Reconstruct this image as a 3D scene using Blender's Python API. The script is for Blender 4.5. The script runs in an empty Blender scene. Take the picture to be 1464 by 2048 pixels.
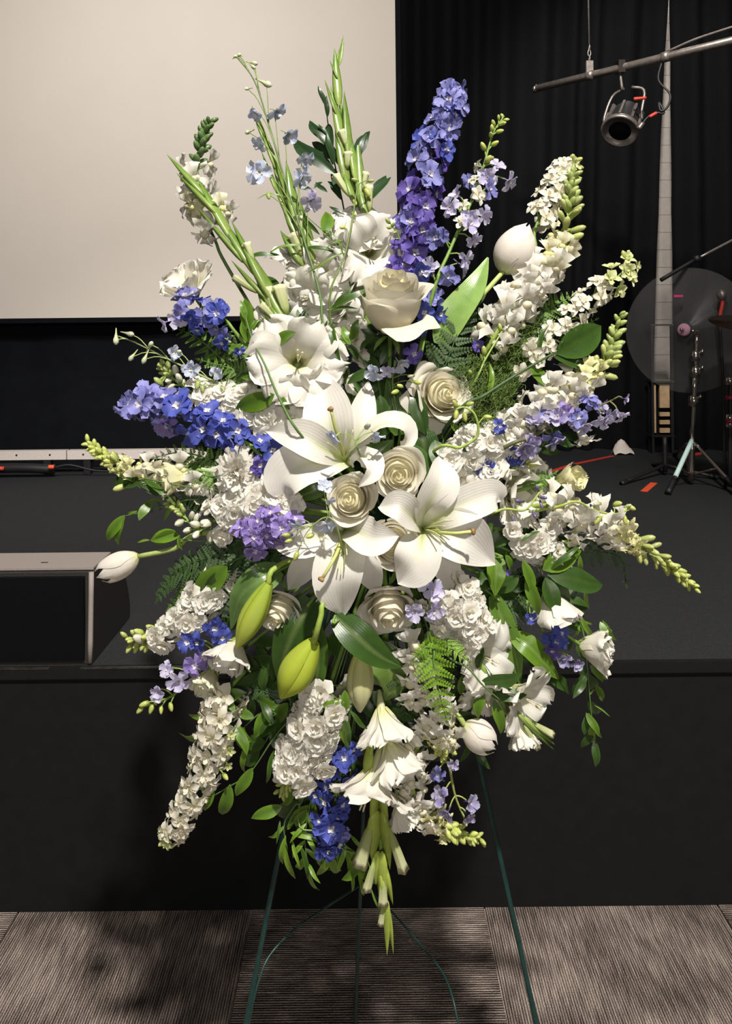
import bpy, math, random
from mathutils import Vector, Matrix, Quaternion

S = bpy.context.scene
C = S.collection
V = Vector
PI = math.pi

# ---------------------------------------------------------------- camera
F_PX, CX, HY, CAM_Z = 1500.0, 732.0, 650.0, 1.52
ROLL = math.radians(0.6)
RT = V((math.cos(ROLL), 0, -math.sin(ROLL)))
UP = V((math.sin(ROLL), 0, math.cos(ROLL)))
FW = V((0, 1, 0))
CAM = V((0, 0, CAM_Z))
cd = bpy.data.cameras.new('camera')
cam = bpy.data.objects.new('camera', cd)
C.objects.link(cam)
cam.matrix_world = Matrix(((RT.x, UP.x, -FW.x, 0), (RT.y, UP.y, -FW.y, 0), (RT.z, UP.z, -FW.z, CAM_Z), (0, 0, 0, 1)))
cd.sensor_fit = 'AUTO'
cd.sensor_width = 36.0
cd.lens = F_PX / 2048 * 36
cd.shift_y = -(1024 - HY) / 2048
cd.clip_start = 0.05
S.camera = cam

# ---------------------------------------------------------------- light and exposure
S.view_settings.view_transform = 'Standard'
S.view_settings.look = 'None'
S.view_settings.gamma = 1.0
S.view_settings.use_curve_mapping = False
S.view_settings.exposure = 0.3
w = bpy.data.worlds.new('hall_ambience')
S.world = w
w.use_nodes = True
w.node_tree.nodes['Background'].inputs[0].default_value = (1.0, 0.93, 0.85, 1)
w.node_tree.nodes['Background'].inputs[1].default_value = 0.04


def spot(name, loc, aim, power, size, ang, col, blend=0.6):
    d = bpy.data.lights.new(name, 'SPOT')
    d.energy = power
    d.shadow_soft_size = size
    d.spot_size = math.radians(ang)
    d.spot_blend = blend
    d.color = col
    o = bpy.data.objects.new(name, d)
    C.objects.link(o)
    o.location = loc
    o.rotation_euler = (V(aim) - V(loc)).to_track_quat('-Z', 'Y').to_euler()
    return o


WARM = (1.0, 0.945, 0.875)
spot('ceiling_downlight', (0.72, -1.50, 5.60), (0.0, 1.25, 0.9), 1600, 0.10, 62, WARM)
spot('house_light', (0.1, -4.2, 2.7), (0.0, 1.5, 1.2), 250, 0.35, 60, (1.0, 0.95, 0.89))
spot('screen_wash_light', (-1.6, 1.2, 4.6), (-1.8, 4.6, 2.4), 265, 0.25, 78, (1.0, 0.95, 0.91), 1.0)
spot('screen_wash_light', (0.4, 0.9, 4.6), (-0.2, 4.6, 2.7), 265, 0.25, 78, (1.0, 0.95, 0.91), 1.0)
spot('stage_light', (0.78, 1.9, 4.5), (2.25, 5.5, 2.3), 420, 0.15, 48, (1.0, 0.94, 0.88), 0.7)
spot('wall_strip_fill', (2.05, 5.30, 4.5), (2.2, 5.5, 1.0), 60, 0.1, 120, (1.0, 0.95, 0.9), 1.0)  # added fill lamp without a known source, brightens the block wall strip


# ---------------------------------------------------------------- helpers
def P(px, py, y):
    """the point at depth y (metres) that stands at pixel px, py"""
    return CAM + y * (FW + (px - CX) / F_PX * RT - (py - HY) / F_PX * UP)


def srgb(r, g, b):
    def f(c):
        c /= 255.0
        return c / 12.92 if c <= 0.04045 else ((c + 0.055) / 1.055) ** 2.4
    return (f(r), f(g), f(b))


def lerp(a, b, t):
    return a + (b - a) * t


def mixc(a, b, t):
    t = min(1.0, max(0.0, t))
    return (a[0] + (b[0] - a[0]) * t, a[1] + (b[1] - a[1]) * t, a[2] + (b[2] - a[2]) * t)


def cr(pts, n):
    """n+1 points on a Catmull-Rom curve through pts"""
    if len(pts) == 2:
        return [pts[0].lerp(pts[1], i / n) for i in range(n + 1)]
    q = [pts[0] * 2 - pts[1]] + list(pts) + [pts[-1] * 2 - pts[-2]]
    m = len(pts) - 1
    out = []
    for i in range(n + 1):
        s = i / n * m
        k = min(int(s), m - 1)
        t = s - k
        a, b, c, d = q[k:k + 4]
        out.append(0.5 * ((2 * b) + (c - a) * t + (2 * a - 5 * b + 4 * c - d) * t * t + (3 * b - a - 3 * c + d) * t ** 3))
    return out


def tangents(c):
    n = len(c)
    return [(c[min(i + 1, n - 1)] - c[max(i - 1, 0)]).normalized() for i in range(n)]


WL = {}          # world position of every Empty and of every part


class MB:
    def __init__(s):
        s.v, s.f, s.c, s.u = [], [], [], []

    def add(s, p, col=(0.8, 0.8, 0.8), uv=(0, 0)):
        s.v.append(p)
        s.c.append(col)
        s.u.append(uv)
        return len(s.v) - 1

    def grid(s, rows, cols, uvs, close=False):
        ids = [[s.add(p, c, t) for p, c, t in zip(r, cc, uu)] for r, cc, uu in zip(rows, cols, uvs)]
        for a, b in zip(ids[:-1], ids[1:]):
            n = len(a)
            for i in range(n if close else n - 1):
                j = (i + 1) % n
                s.f.append((a[i], a[j], b[j], b[i]))
        return ids

    def mesh(s, name, mat, off=None, smooth=True):
        m = bpy.data.meshes.new(name)
        vs = s.v if off is None else [p - off for p in s.v]
        m.from_pydata([tuple(p) for p in vs], [], s.f)
        if smooth:
            m.polygons.foreach_set('use_smooth', [True] * len(m.polygons))
        a = m.color_attributes.new('Col', 'FLOAT_COLOR', 'POINT')
        a.data.foreach_set('color', [x for c in s.c for x in (c[0], c[1], c[2], 1.0)])
        uv = m.uv_layers.new(name='UVMap')
        li = [0] * len(m.loops)
        m.loops.foreach_get('vertex_index', li)
        uv.data.foreach_set('uv', [x for i in li for x in s.u[i]])
        m.materials.append(mat)
        return m

    def build(s, name, mat, parent=None, smooth=True):
        """one mesh object; vertices are world points"""
        off = WL[parent] if parent is not None else None
        o = bpy.data.objects.new(name, s.mesh(name, mat, off, smooth))
        C.objects.link(o)
        if parent is not None:
            o.parent = parent
            WL[o] = off.copy()
        else:
            WL[o] = V((0, 0, 0))
        return o

    # ---- shapes
    def box(s, lo, hi, col=(0.5, 0.5, 0.5), M=None):
        x0, y0, z0 = lo
        x1, y1, z1 = hi
        ps = [V(p) for p in ((x0, y0, z0), (x1, y0, z0), (x1, y1, z0), (x0, y1, z0), (x0, y0, z1), (x1, y0, z1), (x1, y1, z1), (x0, y1, z1))]
        if M is not None:
            ps = [M @ p for p in ps]
        i = [s.add(p, col) for p in ps]
        for f in ((0, 3, 2, 1), (4, 5, 6, 7), (0, 1, 5, 4), (1, 2, 6, 5), (2, 3, 7, 6), (3, 0, 4, 7)):
            s.f.append(tuple(i[k] for k in f))

    def tube(s, pts, r0, r1=None, sides=6, n=None, col=(0.2, 0.3, 0.1), col1=None, cap=True):
        r1 = r0 if r1 is None else r1
        col1 = col if col1 is None else col1
        n = n or max(1, (len(pts) - 1) * 4)
        c = cr([V(p) for p in pts], n)
        t = tangents(c)
        a = t[0].orthogonal().normalized()
        rows, cols, uvs = [], [], []
        for i in range(n + 1):
            a = (a - t[i] * a.dot(t[i])).normalized()
            b = t[i].cross(a)
            r = lerp(r0, r1, i / n)
            rows.append([c[i] + r * (math.cos(2 * PI * k / sides) * a + math.sin(2 * PI * k / sides) * b) for k in range(sides)])
            cols.append([mixc(col, col1, i / n)] * sides)
            uvs.append([(0.5, i / n)] * sides)
        ids = s.grid(rows, cols, uvs, close=True)
        if cap:
            s.f.append(tuple(reversed(ids[0])))
            s.f.append(tuple(ids[-1]))

    def lathe(s, M, prof, n=8, sx=1.0, sy=1.0, colf=None, lobes=0, lobe=0.0, cap=True):
        """profile of (radius, height) turned about the local z axis of M"""
        rows, cols, uvs = [], [], []
        m = len(prof) - 1
        for i, (r, z) in enumerate(prof):
            row = []
            for k in range(n):
                a = 2 * PI * k / n
                rr = r * (1 + lobe * math.cos(lobes * a))
                row.append(M @ V((rr * sx * math.cos(a), rr * sy * math.sin(a), z)))
            rows.append(row)
            c = colf(i / m) if colf else (0.5, 0.5, 0.5)
            cols.append([c] * n)
            uvs.append([(k / n, i / m) for k in range(n)])
        ids = s.grid(rows, cols, uvs, close=True)
        if prof[0][0] > 1e-6:
            s.f.append(tuple(reversed(ids[0])))
        if cap and prof[-1][0] > 1e-6:
            s.f.append(tuple(ids[-1]))

    def blade(s, pts, W, wf, nrm, nu=6, nv=10, cup=0.0, fold=0.0, ruf=0.0, rf=3.0, colf=None, seed=0, twist=0.0):
        """a leaf or petal along a curve; W full width, nrm the way its face looks"""
        rnd = random.Random(seed)
        c = cr([V(p) for p in pts], nv)
        t = tangents(c)
        nrm = V(nrm).normalized()
        p1, p2 = rnd.uniform(0, 6.3), rnd.uniform(0, 6.3)
        rows, cols, uvs = [], [], []
        for i in range(nv + 1):
            v = i / nv
            sd = t[i].cross(nrm)
            if sd.length < 1e-4:
                sd = t[i].orthogonal()
            sd.normalize()
            if twist:
                sd = Quaternion(t[i], twist * v) @ sd
            nn = sd.cross(t[i]).normalized()
            wv = W / 2 * max(wf(v), 0.012)
            row, cc, uu = [], [], []
            for k in range(nu + 1):
                u = -1 + 2 * k / nu
                h = cup * wv * u * u + fold * wv * abs(u)
                if ruf:
                    h += ruf * W * abs(u) ** 1.5 * min(1, 2.5 * v) * math.sin(rf * 2 * PI * v + (p1 if u < 0 else p2))
                row.append(c[i] + sd * (wv * u) + nn * h)
                cc.append(colf(u, v))
                uu.append((u * 0.5 + 0.5, v))
            rows.append(row)
            cols.append(cc)
            uvs.append(uu)
        s.grid(rows, cols, uvs)

    def fpetal(s, M, az, L, W, th0, th1, wf, r0=0.0, z0=0.0, cup=0.0, ruf=0.0, rf=2.0, colf=None, nu=4, nv=5, pw=1.0, seed=0, tipruf=0.0, side=0.0):
        """petal of a flower that looks along local +z; th = angle above the flower's plane"""
        rnd = random.Random(seed * 7 + 1)
        p1, p2, p3 = (rnd.uniform(0, 6.3) for _ in range(3))
        R = V((math.cos(az), math.sin(az), 0))
        T = V((-math.sin(az), math.cos(az), 0))
        Z = V((0, 0, 1))
        r, z = r0, z0
        rows, cols, uvs = [], [], []
        for i in range(nv + 1):
            v = i / nv
            th = math.radians(lerp(th0, th1, v ** pw))
            if i:
                r += math.cos(th) * L / nv
                z += math.sin(th) * L / nv
            nn = -math.sin(th) * R + math.cos(th) * Z
            al = math.cos(th) * R + math.sin(th) * Z
            wv = W / 2 * max(wf(v), 0.02)
            row, cc, uu = [], [], []
            for k in range(nu + 1):
                u = -1 + 2 * k / nu
                h = cup * wv * u * u
                if ruf:
                    h += ruf * W * v ** 1.5 * (abs(u) ** 1.2 * math.sin(rf * 4 * v + (p1 if u < 0 else p2)) + 0.7 * v * math.sin(rf * 3.1 * u + p3))
                p = r * R + z * Z + T * (wv * u + side * L * v * v) + nn * h
                if tipruf:
                    p += al * (tipruf * L * v ** 3 * math.sin(rf * 5 * u + p2))
                row.append(M @ p if M is not None else p)
                cc.append(colf(u, v))
                uu.append((u * 0.5 + 0.5, v))
            rows.append(row)
            cols.append(cc)
            uvs.append(uu)
        s.grid(rows, cols, uvs)


def props(o, label=None, cat=None, group=None, kind=None):
    if label:
        o['label'] = label
    if cat:
        o['category'] = cat
    if group:
        o['group'] = group
    if kind:
        o['kind'] = kind
    return o


def thing(name, label, cat, loc, group=None, kind=None):
    o = bpy.data.objects.new(name, None)
    o.empty_display_size = 0.02
    C.objects.link(o)
    o.location = loc
    WL[o] = V(loc)
    return props(o, label, cat, group, kind)


def inst(name, mesh, parent, loc, quat, sc, subs=()):
    """a part that shares a mesh; subs are (name, mesh) sub-parts in the same frame"""
    o = bpy.data.objects.new(name, mesh)
    C.objects.link(o)
    o.parent = parent
    o.location = V(loc) - WL[parent]
    o.rotation_mode = 'QUATERNION'
    o.rotation_quaternion = quat
    o.scale = (sc, sc, sc) if isinstance(sc, (int, float)) else sc
    for n2, m2 in subs:
        q = bpy.data.objects.new(n2, m2)
        C.objects.link(q)
        q.parent = o
    return o


def ax(dx, dy, f):
    """direction: dx right and dy down in the picture, f towards the viewer"""
    return V((dx, -f, -dy)).normalized()


def face(axis, roll=0.0):
    return V(axis).to_track_quat('Z', 'Y') @ Quaternion((0, 0, 1), roll)


def frame(loc, axis, roll=0.0):
    return Matrix.Translation(V(loc)) @ face(axis, roll).to_matrix().to_4x4()


# ---------------------------------------------------------------- materials
def nodes(name):
    m = bpy.data.materials.new(name)
    m.use_nodes = True
    nt = m.node_tree
    return m, nt, nt.nodes['Principled BSDF'], nt.nodes['Material Output']


def plain(name, col, rough=0.6, metal=0.0, nscale=40.0, var=0.15, bump=0.05, spec=0.5, alpha=1.0):
    m, nt, b, out = nodes(name)
    tc = nt.nodes.new('ShaderNodeTexCoord')
    n = nt.nodes.new('ShaderNodeTexNoise')
    n.inputs['Scale'].default_value = nscale
    n.inputs['Detail'].default_value = 4
    nt.links.new(tc.outputs['Object'], n.inputs['Vector'])
    r = nt.nodes.new('ShaderNodeValToRGB')
    r.color_ramp.elements[0].position = 0.3
    r.color_ramp.elements[1].position = 0.7
    r.color_ramp.elements[0].color = (*[c * (1 - var) for c in col], 1)
    r.color_ramp.elements[1].color = (*[min(1, c * (1 + var)) for c in col], 1)
    nt.links.new(n.outputs['Fac'], r.inputs['Fac'])
    nt.links.new(r.outputs['Color'], b.inputs['Base Color'])
    b.inputs['Roughness'].default_value = rough
    b.inputs['Metallic'].default_value = metal
    b.inputs['Specular IOR Level'].default_value = spec
    b.inputs['Alpha'].default_value = alpha
    if bump:
        bp = nt.nodes.new('ShaderNodeBump')
        bp.inputs['Strength'].default_value = bump
        bp.inputs['Distance'].default_value = 0.01
        nt.links.new(n.outputs['Fac'], bp.inputs['Height'])
        nt.links.new(bp.outputs['Normal'], b.inputs['Normal'])
    return m


def organic(name, rough, transl, spec=0.4, var=0.12, vein=0.0, nscale=60.0, bump=0.15, coat=0.0):
    """pigment from the mesh's Col attribute, mottled, with veins in the relief; thin tissue lets light through"""
    m, nt, b, out = nodes(name)
    L = nt.links.new
    at = nt.nodes.new('ShaderNodeAttribute')
    at.attribute_name = 'Col'
    tc = nt.nodes.new('ShaderNodeTexCoord')
    geo = nt.nodes.new('ShaderNodeNewGeometry')
    n = nt.nodes.new('ShaderNodeTexNoise')
    n.inputs['Scale'].default_value = nscale
    n.inputs['Detail'].default_value = 5
    L(geo.outputs['Position'], n.inputs['Vector'])
    oi = nt.nodes.new('ShaderNodeObjectInfo')
    ad = nt.nodes.new('ShaderNodeMath')
    ad.operation = 'MULTIPLY_ADD'
    ad.inputs[1].default_value = 0.5
    L(oi.outputs['Random'], ad.inputs[0])
    L(n.outputs['Fac'], ad.inputs[2])
    mr = nt.nodes.new('ShaderNodeMapRange')
    mr.inputs['From Min'].default_value = 0.3
    mr.inputs['From Max'].default_value = 1.2
    mr.inputs['To Min'].default_value = 1 - var
    mr.inputs['To Max'].default_value = 1 + var * 0.6
    L(ad.outputs[0], mr.inputs['Value'])
    mx = nt.nodes.new('ShaderNodeMix')
    mx.data_type = 'RGBA'
    mx.blend_type = 'MULTIPLY'
    mx.inputs['Factor'].default_value = 1.0
    L(at.outputs['Color'], mx.inputs['A'])
    L(mr.outputs['Result'], mx.inputs['B'])
    L(mx.outputs['Result'], b.inputs['Base Color'])
    b.inputs['Roughness'].default_value = rough
    b.inputs['Specular IOR Level'].default_value = spec
    b.inputs['Coat Weight'].default_value = coat
    b.inputs['Coat Roughness'].default_value = 0.2
    h = n.outputs['Fac']
    if vein:
        uv = nt.nodes.new('ShaderNodeUVMap')
        uv.uv_map = 'UVMap'
        wv = nt.nodes.new('ShaderNodeTexWave')
        wv.bands_direction = 'X'
        wv.inputs['Scale'].default_value = 4.0
        wv.inputs['Distortion'].default_value = 1.2
        wv.inputs['Detail'].default_value = 2
        L(uv.outputs['UV'], wv.inputs['Vector'])
        s = nt.nodes.new('ShaderNodeMath')
        s.operation = 'MULTIPLY_ADD'
        s.inputs[1].default_value = vein
        L(wv.outputs['Fac'], s.inputs[0])
        L(n.outputs['Fac'], s.inputs[2])
        h = s.outputs[0]
    bp = nt.nodes.new('ShaderNodeBump')
    bp.inputs['Strength'].default_value = bump
    bp.inputs['Distance'].default_value = 0.004
    L(h, bp.inputs['Height'])
    L(bp.outputs['Normal'], b.inputs['Normal'])
    if transl:
        tr = nt.nodes.new('ShaderNodeBsdfTranslucent')
        L(mx.outputs['Result'], tr.inputs['Color'])
        L(bp.outputs['Normal'], tr.inputs['Normal'])
        ms = nt.nodes.new('ShaderNodeMixShader')
        ms.inputs['Fac'].default_value = transl
        L(b.outputs['BSDF'], ms.inputs[1])
        L(tr.outputs['BSDF'], ms.inputs[2])
        L(ms.outputs['Shader'], out.inputs['Surface'])
    return m


M_PETAL = organic('petal_tissue', 0.55, 0.32, 0.3, 0.06, vein=0.12, nscale=70, bump=0.10)
M_LILY = organic('lily_tepal_tissue', 0.5, 0.28, 0.35, 0.05, vein=0.3, nscale=60, bump=0.10)
M_ROSE = organic('rose_petal_tissue', 0.55, 0.38, 0.3, 0.05, vein=0.05, nscale=50, bump=0.08)
M_BLUE = organic('blue_petal_tissue', 0.5, 0.25, 0.3, 0.30, vein=0.2, nscale=120, bump=0.15)
M_LEAF = organic('glossy_leaf', 0.34, 0.24, 0.4, 0.3, vein=0.15, nscale=70, bump=0.12, coat=0.08)
M_FERN = organic('fern_leaf', 0.55, 0.15, 0.4, 0.3, nscale=90, bump=0.2)
M_STEM = organic('green_stem', 0.5, 0.0, 0.4, 0.2, nscale=120, bump=0.2)

# ================================================================ the setting
DECK_Z = 0.638
FRONT_Y = 1.9454


def mapped(nt, kind='Object', scale=(1, 1, 1), rot=(0, 0, 0)):
    tc = nt.nodes.new('ShaderNodeTexCoord')
    mp = nt.nodes.new('ShaderNodeMapping')
    mp.inputs['Scale'].default_value = scale
    mp.inputs['Rotation'].default_value = rot
    nt.links.new(tc.outputs[kind], mp.inputs['Vector'])
    return mp.outputs['Vector']


def carpet_material():
    m, nt, b, out = nodes('ribbed_carpet')
    L = nt.links.new
    vec = mapped(nt)
    wv = nt.nodes.new('ShaderNodeTexWave')           # the ribs
    wv.bands_direction = 'X'
    wv.inputs['Scale'].default_value = 52.0
    wv.inputs['Distortion'].default_value = 1.0
    wv.inputs['Detail'].default_value = 2
    wv.inputs['Detail Scale'].default_value = 3
    L(vec, wv.inputs['Vector'])
    st = nt.nodes.new('ShaderNodeTexNoise')           # long streaks of yarn colour
    st.inputs['Scale'].default_value = 1.0
    st.inputs['Detail'].default_value = 5
    L(mapped(nt, scale=(150, 14, 1)), st.inputs['Vector'])
    tf = nt.nodes.new('ShaderNodeTexNoise')           # loops
    tf.inputs['Scale'].default_value = 420.0
    tf.inputs['Detail'].default_value = 3
    L(vec, tf.inputs['Vector'])
    bl = nt.nodes.new('ShaderNodeTexNoise')           # broad tone
    bl.inputs['Scale'].default_value = 5.0
    L(vec, bl.inputs['Vector'])
    a1 = nt.nodes.new('ShaderNodeMath'); a1.operation = 'ADD'
    L(st.outputs['Fac'], a1.inputs[0]); L(tf.outputs['Fac'], a1.inputs[1])
    a2 = nt.nodes.new('ShaderNodeMath'); a2.operation = 'ADD'
    L(a1.outputs[0], a2.inputs[0]); L(bl.outputs['Fac'], a2.inputs[1])
    a3 = nt.nodes.new('ShaderNodeMath'); a3.operation = 'MULTIPLY_ADD'; a3.inputs[1].default_value = 0.5
    L(wv.outputs['Fac'], a3.inputs[0]); L(a2.outputs[0], a3.inputs[2])
    r = nt.nodes.new('ShaderNodeValToRGB')
    e = r.color_ramp.elements
    e[0].position, e[0].color = 0.40, (*srgb(50, 45, 43), 1)
    e[1].position, e[1].color = 0.66, (*srgb(215, 198, 186), 1)
    k = e.new(0.53); k.color = (*srgb(132, 118, 110), 1)
    dv = nt.nodes.new('ShaderNodeMath'); dv.operation = 'MULTIPLY'; dv.inputs[1].default_value = 0.30
    L(a3.outputs[0], dv.inputs[0]); L(dv.outputs[0], r.inputs['Fac'])
    L(r.outputs['Color'], b.inputs['Base Color'])
    b.inputs['Roughness'].default_value = 0.95
    b.inputs['Specular IOR Level'].default_value = 0.1
    hs = nt.nodes.new('ShaderNodeMath'); hs.operation = 'ADD'
    L(wv.outputs['Fac'], hs.inputs[0]); L(tf.outputs['Fac'], hs.inputs[1])
    bp = nt.nodes.new('ShaderNodeBump'); bp.inputs['Strength'].default_value = 0.9; bp.inputs['Distance'].default_value = 0.004
    L(hs.outputs[0], bp.inputs['Height']); L(bp.outputs['Normal'], b.inputs['Normal'])
    return m


M_CARPET = carpet_material()
M_STAGE = plain('black_stage_carpet', srgb(44, 45, 47), 0.85, nscale=300, var=0.3, bump=0.4, spec=0.2)
M_SKIRT = plain('black_stage_front', srgb(15, 16, 17), 0.8, nscale=25, var=0.2, bump=0.08, spec=0.25)
M_EDGE = plain('stage_edge_metal', srgb(70, 68, 65), 0.45, 0.6, nscale=60, var=0.5)
M_SCREEN = plain('projection_fabric', srgb(226, 217, 205), 0.9, nscale=3, var=0.015, bump=0.0, spec=0.1)
M_BLACK = plain('black_masking_cloth', srgb(13, 15, 20), 0.9, nscale=8, var=0.25, bump=0.05, spec=0.15)
M_VELVET = plain('black_velour', srgb(7, 9, 12), 0.9, nscale=60, var=0.2, bump=0.15, spec=0.2)
M_BLOCK = plain('painted_block', srgb(176, 168, 160), 0.8, nscale=30, var=0.06, bump=0.2)
M_WHITEM = plain('white_painted_metal', srgb(214, 204, 196), 0.5, nscale=90, var=0.07, bump=0.05)
M_CASE = plain('grey_speaker_case', srgb(150, 140, 133), 0.6, nscale=400, var=0.1, bump=0.2)
M_CASEB = plain('black_speaker_case', srgb(36, 33, 31), 0.6, nscale=400, var=0.2, bump=0.2)
M_STEEL = plain('galvanised_steel', srgb(140, 132, 126), 0.4, 0.7, nscale=50, var=0.2)
M_CHROME = plain('chrome', srgb(205, 195, 185), 0.18, 1.0, nscale=20, var=0.05, bump=0)
M_MATTE = plain('black_plastic', srgb(24, 24, 25), 0.55, nscale=120, var=0.2)
M_GRILLE = plain('black_grille_cloth', srgb(10, 11, 13), 0.9, nscale=500, var=0.3, bump=0.3, spec=0.1)
M_RED = plain('red_tape', srgb(205, 62, 48), 0.6, nscale=80, var=0.1)
M_ORANGE = plain('orange_tape', srgb(240, 90, 50), 0.6, nscale=80, var=0.1)
M_PINK = plain('pink_tape', srgb(225, 60, 130), 0.6, nscale=80, var=0.1)
M_WOOD = plain('plywood', srgb(205, 172, 132), 0.6, nscale=30, var=0.15)
M_WIRE = plain('green_enamel_wire', srgb(26, 58, 54), 0.4, 0.2, nscale=150, var=0.2)
M_FOAM = plain('wet_floral_foam', srgb(22, 50, 26), 0.95, nscale=300, var=0.3, bump=0.6)
M_BRONZE = plain('dark_bronze', srgb(62, 46, 36), 0.35, 0.8, nscale=30, var=0.2)
M_MAROON = plain('maroon_lacquer', srgb(150, 40, 60), 0.3, nscale=30, var=0.1)
M_FELT = plain('mauve_felt', srgb(190, 145, 165), 0.95, nscale=200, var=0.15, bump=0.4)
M_WPAPER = plain('white_cloth', srgb(225, 215, 205), 0.9, nscale=40, var=0.05)
M_MINT = plain('pale_tape', srgb(205, 235, 230), 0.5, nscale=60, var=0.06)


def clear_material():
    m, nt, b, out = nodes('smoky_clear_plastic')
    b.inputs['Base Color'].default_value = (*srgb(170, 168, 165), 1)
    b.inputs['Roughness'].default_value = 0.25
    tr = nt.nodes.new('ShaderNodeBsdfTransparent')
    ms = nt.nodes.new('ShaderNodeMixShader')
    n = nt.nodes.new('ShaderNodeTexNoise'); n.inputs['Scale'].default_value = 6
    mr = nt.nodes.new('ShaderNodeMapRange'); mr.inputs['To Min'].default_value = 0.05; mr.inputs['To Max'].default_value = 0.08
    nt.links.new(n.outputs['Fac'], mr.inputs['Value'])
    nt.links.new(mr.outputs['Result'], ms.inputs['Fac'])
    nt.links.new(tr.outputs['BSDF'], ms.inputs[1])
    nt.links.new(b.outputs['BSDF'], ms.inputs[2])
    nt.links.new(ms.outputs['Shader'], out.inputs['Surface'])
    return m


M_CLEAR = clear_material()

# ---- carpet: slab with separate tiles, quarter-turned
mb = MB(); mb.box((-4, -2.5, -0.05), (4, 6.5, -0.006))
floor = props(mb.build('floor', M_CARPET, smooth=False), 'grey brown ribbed carpet tile floor before the stage', kind='structure')
TS = 0.607
mb = MB()
h = TS / 2 - 0.0006
mb.box((-h + .002, -h + .002, -0.006), (h - .002, h - .002, 0.0))
tile_mesh = mb.mesh('carpet_tile', M_CARPET, smooth=False)
for j in range(-2, 1):
    for i in range(-3, 4):
        o = bpy.data.objects.new('carpet_tile', tile_mesh)
        C.objects.link(o)
        o.parent = floor
        o.location = (-0.3145 + TS / 2 + i * TS, FRONT_Y - TS / 2 + j * TS + 0.012, 0)
        o.rotation_euler = (0, 0, PI / 2 if (i + j) % 2 == 0 else 0)

# ---- stage
mb = MB(); mb.box((-4, FRONT_Y, DECK_Z - 0.03), (4, 6.2, DECK_Z))
deck = props(mb.build('stage_deck', M_STAGE, smooth=False), 'black carpeted stage deck', kind='structure')
mb = MB()
mb.box((-4, FRONT_Y + 0.008, 0.0), (4, FRONT_Y + 0.03, DECK_Z - 0.03))
front = props(mb.build('stage_front', M_SKIRT, smooth=False), 'black front panels of the stage', kind='structure')
mb = MB(); mb.box((-4, FRONT_Y - 0.004, DECK_Z - 0.026), (4, FRONT_Y + 0.012, DECK_Z + 0.0015))
props(mb.build('trim_1', M_SKIRT, smooth=False), 'black edge strip of the stage deck', kind='structure')
mb = MB()
mb.box((-0.75, FRONT_Y - 0.005, DECK_Z - 0.001), (-0.46, FRONT_Y + 0.004, DECK_Z + 0.002))
mb.box((-1.35, FRONT_Y - 0.005, DECK_Z - 0.001), (-0.83, FRONT_Y + 0.004, DECK_Z + 0.002))
props(mb.build('trim_2', M_EDGE, smooth=False), 'worn bare metal edge of the stage deck', kind='structure')

# ---- back wall with the painted block strip behind the curtains
WALL_Y = 5.5
mb = MB(); mb.box((-5, WALL_Y + 0.03, 0), (5, WALL_Y + 0.2, 4.6))
wall = props(mb.build('wall_back', M_BLOCK, smooth=False), 'pale painted block wall behind the curtains', kind='structure')
bw, bh = 0.40, 0.128
mb = MB(); mb.box((-bw / 2 + .0012, -0.001, -bh / 2 + .0012), (bw / 2 - .0012, 0.03, bh / 2 - .0012))
block_mesh = mb.mesh('wall_block', M_BLOCK, smooth=False)
xw = P(1328, 400, WALL_Y).x
for k in range(29):
    for i in (-1, 0, 1):
        o = bpy.data.objects.new('wall_block', block_mesh)
        C.objects.link(o); o.parent = wall
        o.location = (xw + (i + (0.5 if k % 2 else 0.0)) * bw + 0.05, WALL_Y, 0.64 + (k + 0.5) * bh)

# ---- projection screen
SY = 4.62
zb = P(400, 633, SY).z
xr = P(797, 300, SY).x
mb = MB(); mb.box((-3.6, SY, zb), (xr - 0.012, SY + 0.012, 4.3))
scr = thing('projection_screen', 'large white projection screen on a black frame behind the flowers', 'screen', (-1.5, SY, zb))
mb.build('screen_surface', M_SCREEN, scr, smooth=False)
mb = MB()
mb.box((xr - 0.012, SY - 0.006, zb - 0.03), (xr + 0.02, SY + 0.03, 4.35))
mb.build('side_border', M_BLACK, scr, smooth=False)
mb = MB(); mb.box((-3.6, SY - 0.006, zb - 0.03), (xr - 0.012, SY + 0.03, zb))
mb.build('bottom_border', M_BLACK, scr, smooth=False)


# ---- curtains: pleated cloth
def curtain(name, label, xl, xrt, y0, z0, z1, pleats, depth, seed, nz=14, mat=None):
    rnd = random.Random(seed)
    n = pleats * 8
    ph = [rnd.uniform(-0.5, 0.5) for _ in range(pleats + 2)]
    am = [rnd.uniform(0.5, 1.2) for _ in range(pleats + 2)]
    mb = MB()
    rows = []
    for j in range(nz + 1):
        z = lerp(z0, z1, j / nz)
        a, b = xl(z), xrt(z)
        row = []
        for i in range(n + 1):
            s = i / n * pleats
            k = int(s)
            A = lerp(am[k], am[k + 1], s - k)
            sh = lerp(ph[k], ph[k + 1], s - k) * 0.5
            row.append(V((lerp(a, b, i / n), y0 + depth * A * math.sin(2 * PI * (s + sh)) + 0.006 * math.sin(9 * z + s), z)))
        rows.append(row)
    mb.grid(rows, [[(0.02, 0.02, 0.02)] * (n + 1)] * (nz + 1), [[(0, 0)] * (n + 1)] * (nz + 1))
    o = mb.build(name, mat or M_VELVET)
    return props(o, label, 'curtain')


def zx(px, py, y):
    p = P(px, py, y)
    return p.x, p.z


ED = [zx(1336, -60, 5.2), zx(1333, 0, 5.2), zx(1319, 230, 5.2), zx(1313, 420, 5.2), zx(1306, 620, 5.2), zx(1303, 780, 5.2), zx(1303, 850, 5.2), zx(1303, 900, 5.2)]


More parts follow.
